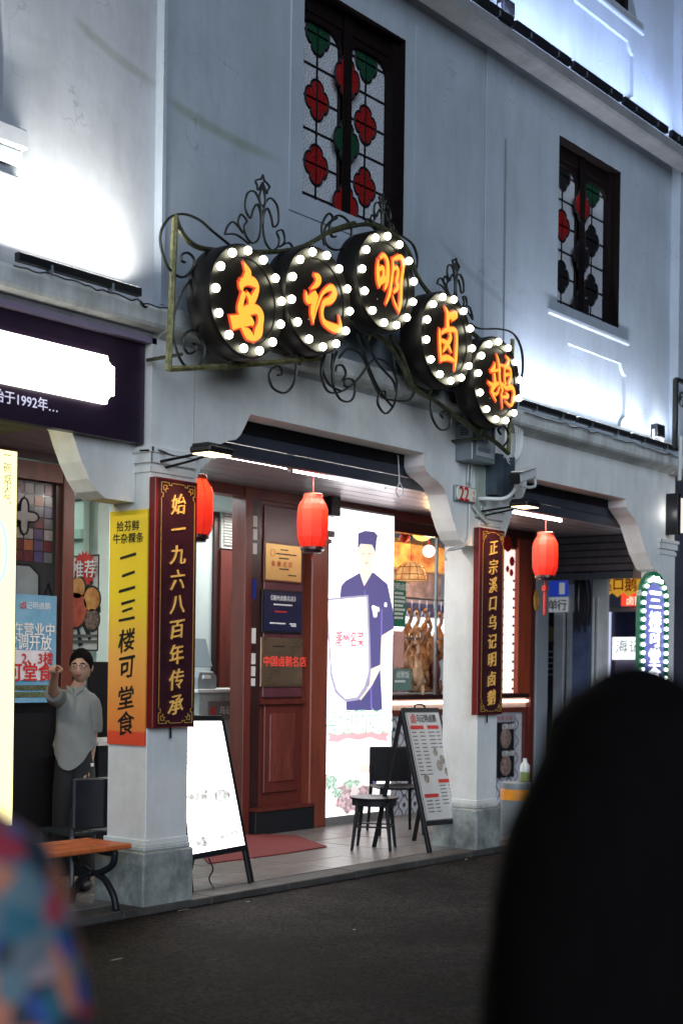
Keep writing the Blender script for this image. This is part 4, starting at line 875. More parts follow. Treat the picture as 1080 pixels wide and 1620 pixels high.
mbw.build('weave', mat('cane', (.5, .2, .05), .6), bl); MB().tube([(p.x, Yf + .3, p.z + .12), (p.x, Yf + .3, 3.1)], .004, 4).build('cord', CABLE, bl)
lamp('warm_bulb', 'POINT', (p.x + .35, Yf + .25, 2.85), 14, (1, .6, .25), None, bl, shadow_soft_size=.06)
for i, (px, py) in enumerate(((668, 838), (640, 850), (678, 872))):
    p = at(px, py, y=Yf + .45); t = thing('pendant_charm', ['glowing yellow pendant lamp high in the kitchen window', 'red knotted charm hanging left in the kitchen window', 'small white globe lamp above the wicker shade'][i], 'pendant', (p.x, Yf + .45, p.z))
    MB().sphere((p.x, Yf + .45, p.z), [.13, .06, .07][i], 12, 8).build('globe', [glow('yellow_lamp', (1, .62, .12), 1.6), RED, glow('white_lamp', (1, .9, .7), 2.5)][i], t, smooth='all'); MB().tube([(p.x, Yf + .45, p.z), (p.x, Yf + .45, 3.1)], .004, 4).build('cord', RED, t)
GSG = mat('green_board', (.02, .16, .09), .45)
def kboard(px0, py0, px1, py1, label, m, rows, tx=None, y=Yf - .03, tm=WHITE, nm='notice_board'):
    A_ = at(px0, py0, y=y); B_ = at(px1, py1, y=y); t = thing(nm, label, 'notice', (A_.x, y, B_.z))
    MB().box(A_.x, B_.x, y, y + .008, B_.z, A_.z).build('board', m, t)
    if tx: letters(tx, ((A_.x + B_.x) / 2, y, A_.z - .06), .08, X_, Z_, tm, t, bold=.01)
    for k in range(rows):
        z = A_.z - .13 - k * (A_.z - B_.z - .18) / max(1, rows); w_ = random.uniform(.6, .85); l0 = A_.x + .06 * (B_.x - A_.x)
        mb = MB(); x_ = l0
        while x_ < l0 + (B_.x - A_.x) * w_: mb.box(x_, x_ + .022, y - .0025, y - .0005, z - .012, z + .012); x_ += .032
        mb.build('text_line', tm, t)
    return t
kboard(623, 918, 641, 992, 'green notice with white writing hung beside the light box', GSG, 7, '记明卤鹅'); kboard(623, 1058, 650, 1092, 'grey green notice standing on the kitchen sill', mat('grey_green', (.12, .22, .20), .4), 1, '卤鹅饭')
kboard(623, 998, 638, 1056, 'pink sheet between the two notices beside the light box', mat('pink_sheet', (.6, .32, .28), .5), 0, None)
# dotted white light strip, red pillar, white column right of column two
p0_, p1_ = at(793, 900, y=Yf - .03).x, at(814, 900, y=Yf - .03).x
ds = thing('dotted_panel', 'white glowing panel edged with black dots and red charms', 'panel', (p0_, Yf, 1.32))
MB().box(p0_, p1_, Yf - .03, Yf + .02, 1.33, 3.0).build('panel', glow('soft_panel', (1, .74, .70), .95, (.7, .6, .6)), ds)
for k in range(13):
    for xx in (p0_ + .03, p1_ - .03): MB().sphere((xx, Yf - .033, 1.38 + k * .105), .016, 8, 4).build('dot', BLACK, ds)
for px, py, r in ((803, 860, .10), (810, 888, .06), (803, 900, .04), (809, 906, .045)):
    p = at(px, py, y=Yf - .05); MB().lathe([(.005, -.005), (r, 0), (.005, .01)], (p.x, Yf - .045, p.z), 8, 'y').build('charm', RED, ds)
x2, x3 = at(814.5, 900, y=Yf).x, at(837, 900, y=Yf).x
tag(MB().box(x2, x3, Yf - .05, Yf + .25, 1.32, 3.14).build('red_pillar', WOODO, None, bevel=.006), 'broad orange red lacquered pillar right of the second column', 'pillar')
rp = at(836, 1130, y=Yf); tag(MB().box(x3 - .04, x3 + .05, Yf - .06, Yf + .26, FZ, 3.14).build('timber_post', WOOD, None), 'narrow dark timber post at the end of the kitchen counter', 'post')
x4, x5 = at(841.5, 900, y=Yf).x, at(859, 900, y=Yf).x
wc = thing('white_end_wall', 'brightly lit white wall end with an oval ornament, past the red pillar', 'wall', (x4, Yf, 0))
MB().box(x4, x5, Yf - .08, Yf + 1.5, 0.01, 3.24).build('wall', PLASTER, wc)
p = at(845, 950, y=Yf - .08); MB().lathe([(.005, -.002), (.06, .004), (.055, .02), (.03, .026), (.028, .015), (.005, .015)], (p.x + .03, Yf - .08, p.z), 20, 'y', 1, 2.2).build('oval_ornament', GOLD, wc)
kb_ = kboard(785, 1128, 814, 1228, 'food price board with two dark dish photos below the kitchen counter', mat('grey_board', (.30, .30, .33), .4), 0, None, Yf - .04, INK, 'dish_board')
for j, (ya, yb_) in enumerate(((1143, 1184), (1186, 1228))):
    a_ = at(786, ya, y=Yf - .045); b_ = at(812, yb_, y=Yf - .045); MB().box(a_.x, b_.x, Yf - .046, Yf - .0415, b_.z, a_.z).build('dish_photo', BLACKP, kb_)
    cxx = (a_.x + b_.x) / 2; MB().lathe([(.004, 0), (.12, .002), (.004, .012)], (cxx, Yf - .047, (a_.z + b_.z) / 2 - .03), 18, 'y').build('dish', mat('dish_red', (.35, .03, .02), .4, var=.9, scale=30, c2=(.4, .3, .25)) if 'dish_red' not in MATS else MATS['dish_red'], kb_)
    letters('招牌卤鹅', (cxx + .05, Yf - .047, a_.z - .05), .07, X_, Z_, WHITE, kb_, bold=.01)
for k in range(4): letters('卤鹅名店'[k], (at(788 + k * 6.5, 1136, y=Yf - .04).x, Yf - .041, at(788, 1136, y=Yf - .04).z), .05, X_, Z_, RED, kb_)

# ================================================================== WALL FITTINGS round column two
eb = thing('meter_box', 'grey steel meter box with paper label, under the iron frame', 'electric box', (3.7, -.16, 3.38))
A = at(747, 674, y=-.17); B = at(783, 728, y=-.17)
MB().box(A.x, B.x, -.17, -.001, 3.34, 3.66).build('case', GREYM, eb, bevel=.006)
MB().box(A.x + .06, B.x - .03, -.176, -.1705, 3.38, 3.62).build('door', mat('light_grey_paint', (.40, .44, .46), .4, var=.1), eb, bevel=.003)
letters('水表', (A.x + .17, -.176, 3.53), .07, X_, Z_, INK, eb, bold=.01); MB().box(A.x + .08, A.x + .26, -.1785, -.1765, 3.42, 3.455).build('text_line', GREYM, eb)
for k in range(4): MB().box(A.x - .004, A.x - .0005, -.13, -.05, 3.55 + k * .018, 3.558 + k * .018).build('louvre', BLACKP, eb)
np_ = thing('house_number_plate', 'white rounded plate with red number 22 beside the corbel', 'number plate', (3.68, -.03, 3.07))
A = at(722, 768, y=-.035); B = at(752, 797, y=-.035); r_ = .03
pts = []
for (cx_, cz, a0) in ((B.x - r_, A.z - r_, 0), (A.x + r_, A.z - r_, 90), (A.x + r_, B.z + r_ + .01, 180), (B.x - r_, B.z + r_ + .01, 270)):
    pts += [(cx_ + r_ * math.cos(math.radians(a0 + k * 22.5)), cz + r_ * math.sin(math.radians(a0 + k * 22.5))) for k in range(5)]
MB().box(A.x - .008, B.x + .008, -.030, -.002, B.z, A.z + .008).build('backing', GREYM, np_, bevel=.006); MB().prism(pts, -.04, -.0305).build('plate', mat('plate_cream', (.86, .86, .68), .35, var=.03), np_, bevel=.004)
letters('22', ((A.x + B.x) / 2 - .045, -.041, (A.z + B.z) / 2 + .005), .17, X_, Z_, mat('number_red', (.62, .01, .02), .4), np_, bold=.03, stretch=.9)
for k, ch in enumerate('号路口'): letters(ch, (B.x - .04, -.041, A.z - .04 - k * .045), .036, X_, Z_, MATS['number_red'], np_)
tag(MB().box(3.86, 4.0, -.03, -.0015, 2.9, 3.34).build('cover_strip', mat('sage_paint', (.36, .42, .36), .6), None), 'sage green cover strip on the column between meter box and plate', 'cover strip')
cp = thing('white_conduit', 'taped white conduits running from the meter box past the plate to the corbel', 'conduit', (3.7, -.03, 2.6))
def cond(pts, r=.011): MB().tube(spline(pts, 4), r, 6).build('pipe', PVC, cp, smooth='all')
cond([at(741, 729, y=-.02), at(739, 765, y=-.02)]); cond([at(746, 729, y=-.03), at(744, 768, y=-.03)], .009)
cond([at(742, 798, y=-.02), at(741, 845, y=-.02), at(735, 862, y=-.02), at(722, 868, y=-.02), at(708, 870, y=-.01)]); cond([at(747, 800, y=-.02), at(758, 815, y=-.03), at(772, 828, y=-.04)], .012)
cond([at(738, 860, y=-.03), at(724, 864, y=-.03), at(708, 869, y=-.02), at(703, 880, y=-.02), at(706, 886, y=-.02)], .006)
gc = thing('grey_duct', 'open grey steel duct below the last drum sign', 'duct', (4.0, -.1, 3.1))
A = at(790, 722, y=-.14); B = at(803, 785, y=-.14)
MB().box(3.98, 4.0, -.14, -.002, 3.1, 3.45).box(4.0, 4.28, -.02, -.002, 3.1, 3.45).box(4.26, 4.28, -.14, -.0201, 3.1, 3.45).box(4.0, 4.09, -.14, -.125, 3.1, 3.45).build('channel', mat('slate_metal', (.09, .12, .15), .4, metal=.3), gc)
CAMW = mat('camera_white', (.84, .85, .84), .35, var=.03)
cc = thing('security_camera', 'white bullet security camera on a curved pole', 'camera', (4.3, -.3, 3.1))
pth = [at(756, 789, y=-.02), at(770, 789, y=-.10), at(795, 789, y=-.2), at(808, 782, y=-.24), at(815, 771, y=-.25), at(816, 760, y=-.25)]
MB().tube(spline(pth, 5), .017, 8).build('pole', CAMW, cc, smooth='all')
ca, cb = at(815, 757, y=-.36), at(841, 748, y=-.2)
MB().obox(ca, cb, .085, .085).build('body', CAMW, cc, bevel=.012)
MB().obox(ca + Vector((-.03, -.03, .050)), cb + Vector((0, 0, .048)), .105, .008).build('sunshade', CAMW, cc, bevel=.003)
dv = (cb - ca).normalized(); MB().obox(ca - dv * .05, ca - dv * .001, .088, .088).build('lens_face', BLACKP, cc, bevel=.01)
MB().tube(spline([cb + Vector((0, 0, -.02)), at(845, 757, y=-.2), at(846, 768, y=-.22), at(838, 771, y=-.24), at(824, 769, y=-.25)], 5), .013, 7).build('cable', PVC, cc, smooth='all')
wl = thing('hanging_cable_loop', 'looped grey cable dangling from the shutter housing near the corbel', 'cable', (3.0, .2, 3.1))
p = at(630, 735, y=.2); P2 = [at(629, 720, y=.2), at(631, 762, y=.2), at(626, 775, y=.2), at(631, 787, y=.2), at(637, 776, y=.2), at(632, 763, y=.2)]
MB().tube(spline(P2, 5), .006, 5).build('cable', PVC, wl, smooth='all')
wc2 = thing('coiled_cables', 'coil of thin grey cables hung behind the last drum sign', 'cable coil', (4.2, -.1, 3.5))
for k in range(5):
    c0 = at(815 - k * 2, 690 + k * 2, y=-.06 - .01 * k); MB().tube([(c0.x + .12 * math.cos(t) * (1 - .05 * k), -.06 - .01 * k, c0.z + .20 * math.sin(t)) for t in [2 * math.pi * i / 20 for i in range(21)]], .006, 4).build('loop', PVC, wc2)
gw = thing('wall_cable', 'thin straight cable climbing the plaster right of the pilaster strip', 'cable', (4.27, -.01, 4)); MB().tube([(4.27, -.012, 3.95), (4.265, -.012, 6.25)], .008, 5).build('cable', GREYM, gw)
lc = thing('ledge_cables', 'loose black cables tied under the lower ledge light bars', 'cable', (6, -.16, 3.88))
for x0_, x1_, yy in ((4.4, 7.6, -.155), (-1.2, .05, -.145)):
    P = [(x0_ + (x1_ - x0_) * k / 26, yy, 3.862 + random.uniform(-.014, .008)) for k in range(27)]
    MB().tube(spline(P, 3), .005, 4).build('cable', CABLE, lc)
tag(MB().tube(spline([at(222, 476, y=-.1), at(230, 485, y=-.09), at(240, 484, y=-.05), at(252, 487, y=-.01)], 5), .007, 5).build('feed_cable', CABLE, None), 'short black cable from the left light bar into the wall', 'cable')
tag(MB().tube(spline([at(222, 713, y=-.02), at(250, 712, y=-.03), at(266, 718, y=-.1), at(275, 721, y=-.2)], 5), .007, 5).build('feed_cable', CABLE, None), 'short black cable feeding the first arm floodlight', 'cable')

# ================================================================== GROUND THINGS in the main bay
def frame_pts(P0, P1, P2, P3): return P0, P1, P2, P3
def aboard(tl, tr, br, bl, footl, footr, label, lit, rear, name='a_frame_sign'):
    """leaning board: corner points are real 3D points"""
    t = thing(name, label, 'A-frame sign', (footl + footr) / 2 * 1.0)
    U = (tr - tl).normalized(); Vd = (tl - bl).normalized(); N = U.cross(Vd).normalized()
    e = .03
    fm = MB()
    for a_, b_ in ((tl, footl), (tr, footr)): fm.obox(a_ + N * -.005, b_ + N * -.005, .045, .03, N)
    fm.obox(tl, tr, .03, .045, Vd); fm.obox(bl, br, .03, .05, Vd); fm.build('frame', BLACKP, t, bevel=.004)
    rl = MB()
    for a_, f_ in ((tl, footl), (tr, footr)):
        g = f_ + rear; rl.obox(a_, g, .035, .025, N)
    rl.build('rear_legs', BLACKP, t)
    pn = MB(); o = N * .004; ins = U * .018
    vs = [tl + ins - Vd * .02, tr - ins - Vd * .02, br - ins + Vd * .015, bl + ins + Vd * .015]
    pn.add([v + N * .016 for v in vs] + [v - N * .01 for v in vs], [(0, 1, 2, 3), (7, 6, 5, 4), (0, 4, 5, 1), (1, 5, 6, 2), (2, 6, 7, 3), (3, 7, 4, 0)])
    pn.build('panel', lit, t)
    return t, U, Vd, N
# lit stand: width in x, leans back (top has larger y)
fl1, fr1 = Vector((.53, .06, FZ)), Vector((1.20, .06, FZ))
fl1 = at(302, 1412, z=FZ); fr1 = at(398, 1396, z=FZ)
tl = at(276, 1137, y=fl1.y + .24); tr = at(350, 1137, y=fr1.y + .24)
k = .24; bl = fl1.lerp(tl, k); br = fr1.lerp(tr, k)
bl = fl1 + (tl - fl1) * .20; br = fr1 + (tr - fr1) * .215
t, U, Vd, N = aboard(tl, tr, br, bl, fl1, fr1, 'glowing white A-frame menu stand beside the first column', glow('stand_face', (1, .98, .95), 2.6, (.8, .8, .8)), Vector((.0, .62, 0)))
def onb(u, v, bl_=bl, br_=br, tl_=tl, tr_=tr): return (bl_.lerp(br_, u)).lerp(tl_.lerp(tr_, u), v)
for u, v, s_ in ((.17, .42, .05), (.38, .43, .06), (.70, .41, .075), (.25, .09, .06), (.62, .10, .03), (.82, .12, .03)):
    c0 = onb(u, v) + N * .0175; mb = MB(); P = [c0 + U * (s_ * 1.3 * math.cos(t_)) + Vd * (s_ * .6 * math.sin(t_)) for t_ in [2 * math.pi * i / 14 for i in range(14)]]
    mb.add(P, [tuple(range(14))]); MBflat(mb, 'food_print', mat('food_pale_%d' % int(u * 100), (.35, .28, .25), .5, var=.8, scale=26, emit='base', es=1.0, c2=(1, 1, .97)), t)
for k_ in range(9):
    for u0, u1 in ((.12, .42), (.55, .86)):
        a_, b_ = onb(u0, .94 - k_ * .045) + N * .0172, onb(u1 - .05 * (k_ % 3), .94 - k_ * .045) + N * .0172; mb = MB(); mb.add([a_ - Vd * .006, b_ - Vd * .006, b_ + Vd * .006, a_ + Vd * .006], [(0, 1, 2, 3)]); MBflat(mb, 'text_line', glow('faint_text', (.72, .70, .66), 1.0, (.7, .7, .66)) if 'faint_text' not in MATS else MATS['faint_text'], t)
lamp('stand_lamp', 'AREA', onb(.5, .5) + N * .04, 9, (.97, .97, 1), onb(.5, .5) + N * 1, t, shape='RECTANGLE', size=.5, size_y=.85)
tag(MB().tube(spline([at(330, 1358, z=.3), at(337, 1375, z=.2), at(331, 1390, z=.12), at(338, 1405, z=FZ + .01)], 6), .006, 5).build('stand_cable', CABLE, None), 'black power cable hanging below the glowing stand', 'cable')
# paper menu stand
f2l, f2r = at(680, 1349, z=FZ), at(741, 1338, z=FZ)
tl2 = at(636, 1124, y=f2l.y + .26); tr2 = at(692, 1124, y=f2r.y + .26); bl2 = f2l + (tl2 - f2l) * .205; br2 = f2r + (tr2 - f2r) * .19
t2, U2, V2, N2 = aboard(tl2, tr2, br2, bl2, f2l, f2r, 'black A-frame menu board with printed paper price list, left of the second column', PAPER, Vector((-.05, .55, 0)), 'menu_board')
def onc(u, v): return onb(u, v, bl2, br2, tl2, tr2)
letters('乌记明卤鹅', onc(.56, .925) + N2 * .016, .075, U2, V2, INK, t2, bold=.02, stretch=.85); letters('卤', onc(.2, .925) + N2 * .016, .09, U2, V2, RED, t2, bold=.02)
def mbar(u0, u1, v, h, m, nm='text_line', lift=.018):
    mb = MB(); a_, b_ = onc(u0, v) + N2 * lift, onc(u1, v) + N2 * lift; mb.add([a_ - V2 * h / 2, b_ - V2 * h / 2, b_ + V2 * h / 2, a_ + V2 * h / 2], [(0, 1, 2, 3)]); MBflat(mb, nm, m, t2)
GI = mat('grey_ink', (.12, .11, .11), .5)
for u0, u1, v in ((.08, .44, .845), (.54, .86, .845), (.1, .46, .235), (.53, .88, .36)): mbar(u0, u1, v, .032, RED, 'ribbon', .019)
for k in range(12): mbar(.10, .22, .80 - k * .034, .009, GI); mbar(.30, .44, .80 - k * .034, .009, GI)
for k in range(5): mbar(.54, .72, .80 - k * .034, .009, GI); mbar(.76, .86, .80 - k * .034, .009, GI)
for k in range(6): mbar(.54, .70, .32 - k * .032, .009, GI); mbar(.78, .86, .32 - k * .032, .009, GI)
for k in range(4): mbar(.12, .28, .19 - k * .032, .009, GI); mbar(.33, .45, .19 - k * .032, .009, GI)
for u, v, s_ in ((.62, .62, .035), (.76, .55, .042), (.66, .50, .05), (.82, .44, .038), (.24, .39, .04)):
    c0 = onc(u, v) + N2 * .0185; mb = MB(); mb.add([c0 + U2 * (s_ * math.cos(a_)) + V2 * (s_ * math.sin(a_)) for a_ in [2 * math.pi * i / 16 for i in range(16)]], [tuple(range(16))]); MBflat(mb, 'food_print', mat('food_%d' % int(u * 100), (.25, .18, .13), .5, var=.9, scale=50, c2=(.6, .5, .4)), t2)
mb = MB()
for (a_, b_) in ((onc(.04, .02), onc(.96, .02)), (onc(.04, .98), onc(.96, .98)), (onc(.04, .02), onc(.04, .98)), (onc(.96, .02), onc(.96, .98))): mb.obox(a_ + N2 * .018, b_ + N2 * .018, .006, .002, N2)
mb.build('printed_border', GI, t2)
MB().tube(spline([tl2.lerp(tr2, .35) + V2 * .02, tl2.lerp(tr2, .4) + V2 * .05, tl2.lerp(tr2, .6) + V2 * .05, tl2.lerp(tr2, .65) + V2 * .02], 3), .009, 6).build('handle', BLACKP, t2)
# stools
def stool(x, y, rz, label, h=.47, scale=1.):
    t = thing('stool', label, 'stool', (x, y, FZ), rz, 'dark plastic stools and chairs in the arcade')
    MB().lathe([(.15 * scale, h - .025), (.17 * scale, h - .02), (.175 * scale, h - .004), (.16 * scale, h)], (0, 0, 0), 28).build('seat', BLACKP, t, smooth=True, local=True)
    MB().lathe([(.155 * scale, h - .075), (.158 * scale, h - .0255), (.13 * scale, h - .0255), (.13 * scale, h - .075)], (0, 0, 0), 28).build('seat_skirt', BLACKP, t, local=True)
    for k in range(4):
        a_ = math.pi / 4 + k * math.pi / 2; c, s_ = math.cos(a_), math.sin(a_)
        MB().tube([(.14 * c * scale, .14 * s_ * scale, h - .04), (.19 * c * scale, .19 * s_ * scale, 0)], [.020, .013], 6).build('leg', BLACKP, t, local=True)
    rr = MB()
    for k in range(4):
        a_ = math.pi / 4 + k * math.pi / 2; b_ = a_ + math.pi / 2; r_ = .168 * scale; rr.tube([(r_ * math.cos(a_), r_ * math.sin(a_), .2), (r_ * math.cos(b_), r_ * math.sin(b_), .2)], .008, 5)
    rr.build('stretcher', BLACKP, t, local=True)
    return t
p = at(603, 1348, z=FZ); stool(p.x + .12, p.y + .17, .5, 'round black stool standing left of the paper menu board', .45, 1.22)
def chair(x, y, rz, label, m=BLACKP):
    t = thing('chair', label, 'chair', (x, y, FZ), rz, 'dark plastic stools and chairs in the arcade')
    MB().box(-.21, .21, -.2, .2, .42, .45).build('seat', m, t, bevel=.012, local=True)
    P = [(.21 * math.cos(a_), .20 + .03 * math.sin(a_)) for a_ in [math.pi * k / 8 for k in range(9)]]
    MB().prism([(-.21, .19), (.21, .19), (.20, .225), (0, .245), (-.20, .225)], .47, .80, 'z').build('backrest', m, t, bevel=.01, local=True)
    for sx_ in (-1, 1):
        MB().tube([(.19 * sx_, -.18, .42), (.21 * sx_, -.21, 0)], [.02, .014], 6).build('leg', m, t, local=True); MB().tube([(.19 * sx_, .2, .60), (.19 * sx_, .19, .42), (.21 * sx_, .23, 0)], [.018, .02, .014], 6).build('leg', m, t, local=True)
    return t
p = at(625, 1318, z=FZ); chair(p.x, p.y, math.radians(-38), 'black plastic chair behind the paper menu board')
mt = tag(MB().prism([(p_.x, p_.y) for p_ in (at(330, 1366, z=FZ + .01), at(450, 1350, z=FZ + .01), at(517, 1339, z=FZ + .01), at(470, 1322, z=FZ + .01), at(388, 1318, z=FZ + .01), at(300, 1330, z=FZ + .01))], FZ + .004, FZ + .012, 'z').build('door_mat', REDMAT, None), 'dark red mat lying on the tiles at the shop doorway', 'mat')
# litter
for px, py, hl, lb in ((290, 1439, .05, 'long pale scrap on the road right of the first column plinth'), (185, 1517, .04, 'long pale scrap on the road nearest the lower left of the picture'), (372, 1422, .012, 'tiny white scrap by the kerb below the glowing stand'), (392, 1426, .018, 'tiny white scrap on the road, right one of the pair below the glowing stand'), (737, 1359, .014, 'tiny white scrap on the road at the second column foot'), (560, 1470, .010, 'tiny white scrap out in the middle of the road')):
    p = at(px, py, z=.004); o = MB().box(p.x - hl, p.x + hl, p.y - .004, p.y + .004, .001, .004).build('litter_scrap', mat('litter_grey', (.30, .29, .26), .7) if 'litter_grey' not in MATS else MATS['litter_grey'], None); tag(o, lb, 'litter', 'scraps of litter on the road')
# steel drum table with bottle right of column two
p = at(815, 1262, y=.35); FB = at(815, 1237, y=.35).z - .665; tr_ = thing('steel_bin', 'round steel bin with an orange band, right of the second column', 'bin', (p.x, .35, FZ))
MB().lathe([(.135, FZ - FB + .001), (.142, FZ - FB + .02), (.142, .62), (.146, .64), (.146, .66), (.05, .665)], (p.x, .35, FB), 28).build('body', GREYM, tr_, smooth=True); MB().lathe([(.1430, .50), (.1445, .502), (.1445, .598), (.1430, .60)], (p.x, .35, FB), 28).build('band', mat('orange_tape', (.75, .28, .02), .4), tr_)
bt = thing('clear_bottle', 'clear bottle with pale green liquid standing on the steel bin', 'bottle', (p.x + .08, .3, FB + .665))
MB().lathe([(.045, 0), (.048, .01), (.048, .09)], (p.x + .08, .3, FB + .667), 16).build('liquid', mat('green_tea', (.22, .27, .08), .3), bt); MB().lathe([(.048, .091), (.047, .15), (.02, .19), (.018, .22)], (p.x + .08, .3, FB + .667), 16).build('bottle', mat('pale_plastic', (.6, .64, .62), .15), bt, smooth=True)

# ================================================================== LEFT BAY
nbs = thing('noodle_shopfront', 'dark timber shopfront with stained glass leaf beside pale green room', 'shopfront', (1.0, 2.1, 0))
def B0(px, py, y=2.1): return at(px, py, y=y)
xl, xr_ = B0(28, 900).x, B0(110, 900).x; xi = B0(92, 900).x
MB().box(xi, xr_, 2.04, 2.18, FZ, 3.16).build('door_post', wood('brown_post', (.16, .045, .03), .35), nbs, bevel=.006)
MB().box(xl - 1.4, xi - .001, 2.05, 2.17, 3.02, 3.16).build('head', MATS['brown_post'], nbs)
MB().box(xl - 1.4, 1.62, 2.03, 2.2, 3.17, 3.30).build('header', WOODD, nbs)
MB().box(xl - 1.4, xi - .001, 2.10, 2.15, FZ, 1.4).build('lower_panel', BLACK, nbs); MB().box(1.405, 1.625, 2.08, 2.099, FZ, 1.62).build('dado_end', BLACK, nbs)
GA, GB, GZ0, GZ1 = xi - .72, xi - .01, 1.4, 3.02
MB().box(GA, GB, 2.12, 2.13, GZ0, GZ1).build('pane', mat('smoky_glass', (.035, .038, .042), .15, spec=.6), nbs)
gc_ = [mat('amber_glass', (.30, .10, .04), .2), mat('milk_glass', (.22, .21, .21), .25), mat('plum_glass', (.10, .02, .025), .2), mat('slate_glass', (.10, .12, .13), .2), mat('violet_glass', (.06, .05, .13), .2)]
y_ = 2.119
for r in range(7):
    for c in range(6):
        xx = GB - .03 - c * .098; zz = GZ1 - .02 - r * .088
        if (r, c) in ((2, 2), (2, 3), (3, 2), (3, 3)): continue
        MB().box(xx - .090, xx - .004, y_ - .004, y_, zz - .082, zz - .002).build('glass_piece', random.choice(gc_ if r < 6 else gc_[2:]), nbs, bevel=.002)
fx = GB - .03 - .098 * 3 + .0; fz = GZ1 - .02 - .088 * 3
P = [(fx + .10 * (1 + .42 * math.cos(4 * t_)) * math.cos(t_), fz + .10 * (1 + .42 * math.cos(4 * t_)) * math.sin(t_)) for t_ in [2 * math.pi * i / 40 for i in range(40)]]
MB().prism(P, y_ - .010, y_ - .005).build('quatrefoil_glass', gc_[1], nbs); MB().tube([(a_, y_ - .010, b_) for a_, b_ in P + P[:1]], .008, 5).build('lead_rim', BLACK, nbs)
tx0, tx1, tz1 = GB - .48, GB - .17, GZ1 - .66
P = [(tx0, GZ0), (tx1, GZ0), (tx1, tz1 - .07), (tx1 - .05, tz1 - .03), (tx1 - .09, tz1), (tx0 + .09, tz1), (tx0 + .05, tz1 - .03), (tx0, tz1 - .07)]
MB().prism(P, y_ - .008, y_ - .0).build('tall_pane', mat('pale_pane', (.24, .28, .30), .2), nbs); MB().tube([(a_, y_ - .008, b_) for a_, b_ in P + P[:1]], .009, 5).build('lead_rim', BLACK, nbs)
for k in range(3):
    xx, zz = GB - .07, 2.1 - k * .28; MB().tube([(xx - .05, y_ - .004, zz), (xx, y_ - .004, zz + .13), (xx + .05, y_ - .004, zz), (xx, y_ - .004, zz - .13), (xx - .05, y_ - .004, zz)], .007, 4).build('lattice', BLACK, nbs)
# room: green walls
GRW = mat('mint_wall', (.42, .60, .52), .6, var=.06); GRB = mat('mint_wall_band', (.30, .52, .42), .6)
rm = thing('noodle_shop_room', 'pale mint green room behind the timber door post', 'interior', (1.3, 3.5, 0))
MB().box(-3, 1.49, 5.0, 5.1, FZ, 3.5).build('back_wall', GRW, rm)
MB().box(1.43, 1.495, 2.2, 5.0, FZ, 3.3).build('side_wall', GRW, rm); MB().box(1.40, 1.43, 2.2, 4.99, 2.62, 2.70).build('wall_moulding', GRB, rm); MB().box(1.405, 1.43, 2.2, 4.99, 2.94, 2.98).build('pipe_rail', WOODD, rm)
MB().box(1.41, 1.43, 2.2, 4.99, FZ, 1.62).build('dark_dado', BLACKP, rm)
MB().box(-3, 1.6, 2.2, 5.1, 3.3, 3.36).build('ceiling', GRW, rm); MB().box(-3, 1.6, 2.1, 5.1, .02, FZ).build('floor', TILE, rm)
lamp('room_lamp', 'AREA', (.9, 3.2, 3.25), 26, (.92, 1, .97), (.9, 3.2, 0), rm, shape='RECTANGLE', size=.8, size_y=1.2)
NX = (0, -1, 0)
fp = thing('food_poster', 'white poster with red burst 推荐 and bowls of noodles on the green wall', 'poster', (1.42, 2.4, 1.6))
A = at(105, 880, x=1.40); B = at(157, 1030, x=1.40); ya, yb2 = A.y, B.y; za, zb2 = A.z, B.z
MB().box(1.392, 1.40, yb2, ya, zb2, za).build('sheet', mat('poster_white', (.62, .62, .60), .4, var=.03), fp); MB().box(1.388, 1.3915, yb2 + .005, ya, zb2, zb2 + .012).box(1.388, 1.3915, yb2, yb2 + .012, zb2 + .012, za).box(1.388, 1.3915, yb2 + .012, ya, za - .012, za).build('border', INK, fp)
def fpp(px, py): q = at(px, py, x=1.39); return (1.3885, q.y, q.z)
def disc(px, py, r, m, nm, k=0, spikes=0):
    c0 = Vector(fpp(px, py)); mb = MB(); n = 40
    P = [c0 + Vector((-.001 * k, 0, 0)) + Vector((0, -1, 0)) * (r * math.cos(a_) * (1 + (.12 * (1 if i % 2 else -1) if spikes else 0))) + Vector((0, 0, 1)) * (r * math.sin(a_) * (1 + (.12 * (1 if i % 2 else -1) if spikes else 0))) for i, a_ in enumerate([2 * math.pi * i / n for i in range(n)])]
    mb.add(P, [tuple(range(n))]); return MBflat(mb, nm, m, fp)
for k in range(14):
    a_ = 2 * math.pi * k / 14; c0 = Vector(fpp(120, 965)); mb = MB(); d1 = Vector((0, -math.cos(a_), math.sin(a_))); d2 = Vector((0, math.sin(a_), math.cos(a_)))
    mb.add([c0 + d1 * .12 - d2 * .01, c0 + d1 * .30 - d2 * .028, c0 + d1 * .30 + d2 * .028, c0 + d1 * .12 + d2 * .01], [(0, 1, 2, 3)]); MBflat(mb, 'ray_print', INK, fp)
disc(134, 900, .135, RED, 'burst', 1, 1); letters('推荐', (1.386, fpp(134, 900)[1], fpp(134, 900)[2]), .15, NX, Z_, WHITE, fp, bold=.02, lift=.002); letters('色', (1.387, fpp(110, 901)[1], fpp(110, 901)[2]), .13, NX, Z_, INK, fp, bold=.02)
BOWL = mat('bowl_food', (.50, .03, .02), .5, var=.3, scale=18, c2=(.62, .14, .07)); BOWL2 = mat('bowl_food_orange', (.62, .16, .03), .5, var=.3, scale=18, c2=(.75, .4, .12))
for px, py, r, m in ((120, 965, .14, BOWL), (124, 930, .085, BOWL2), (146, 948, .095, BOWL2), (146, 980, .085, mat('bowl_dark', (.05, .04, .03), .5, var=.9, scale=40, c2=(.4, .25, .2)))):
    disc(px, py, r + .016, INK, 'bowl', 2); disc(px, py, r, m, 'dish', 3)
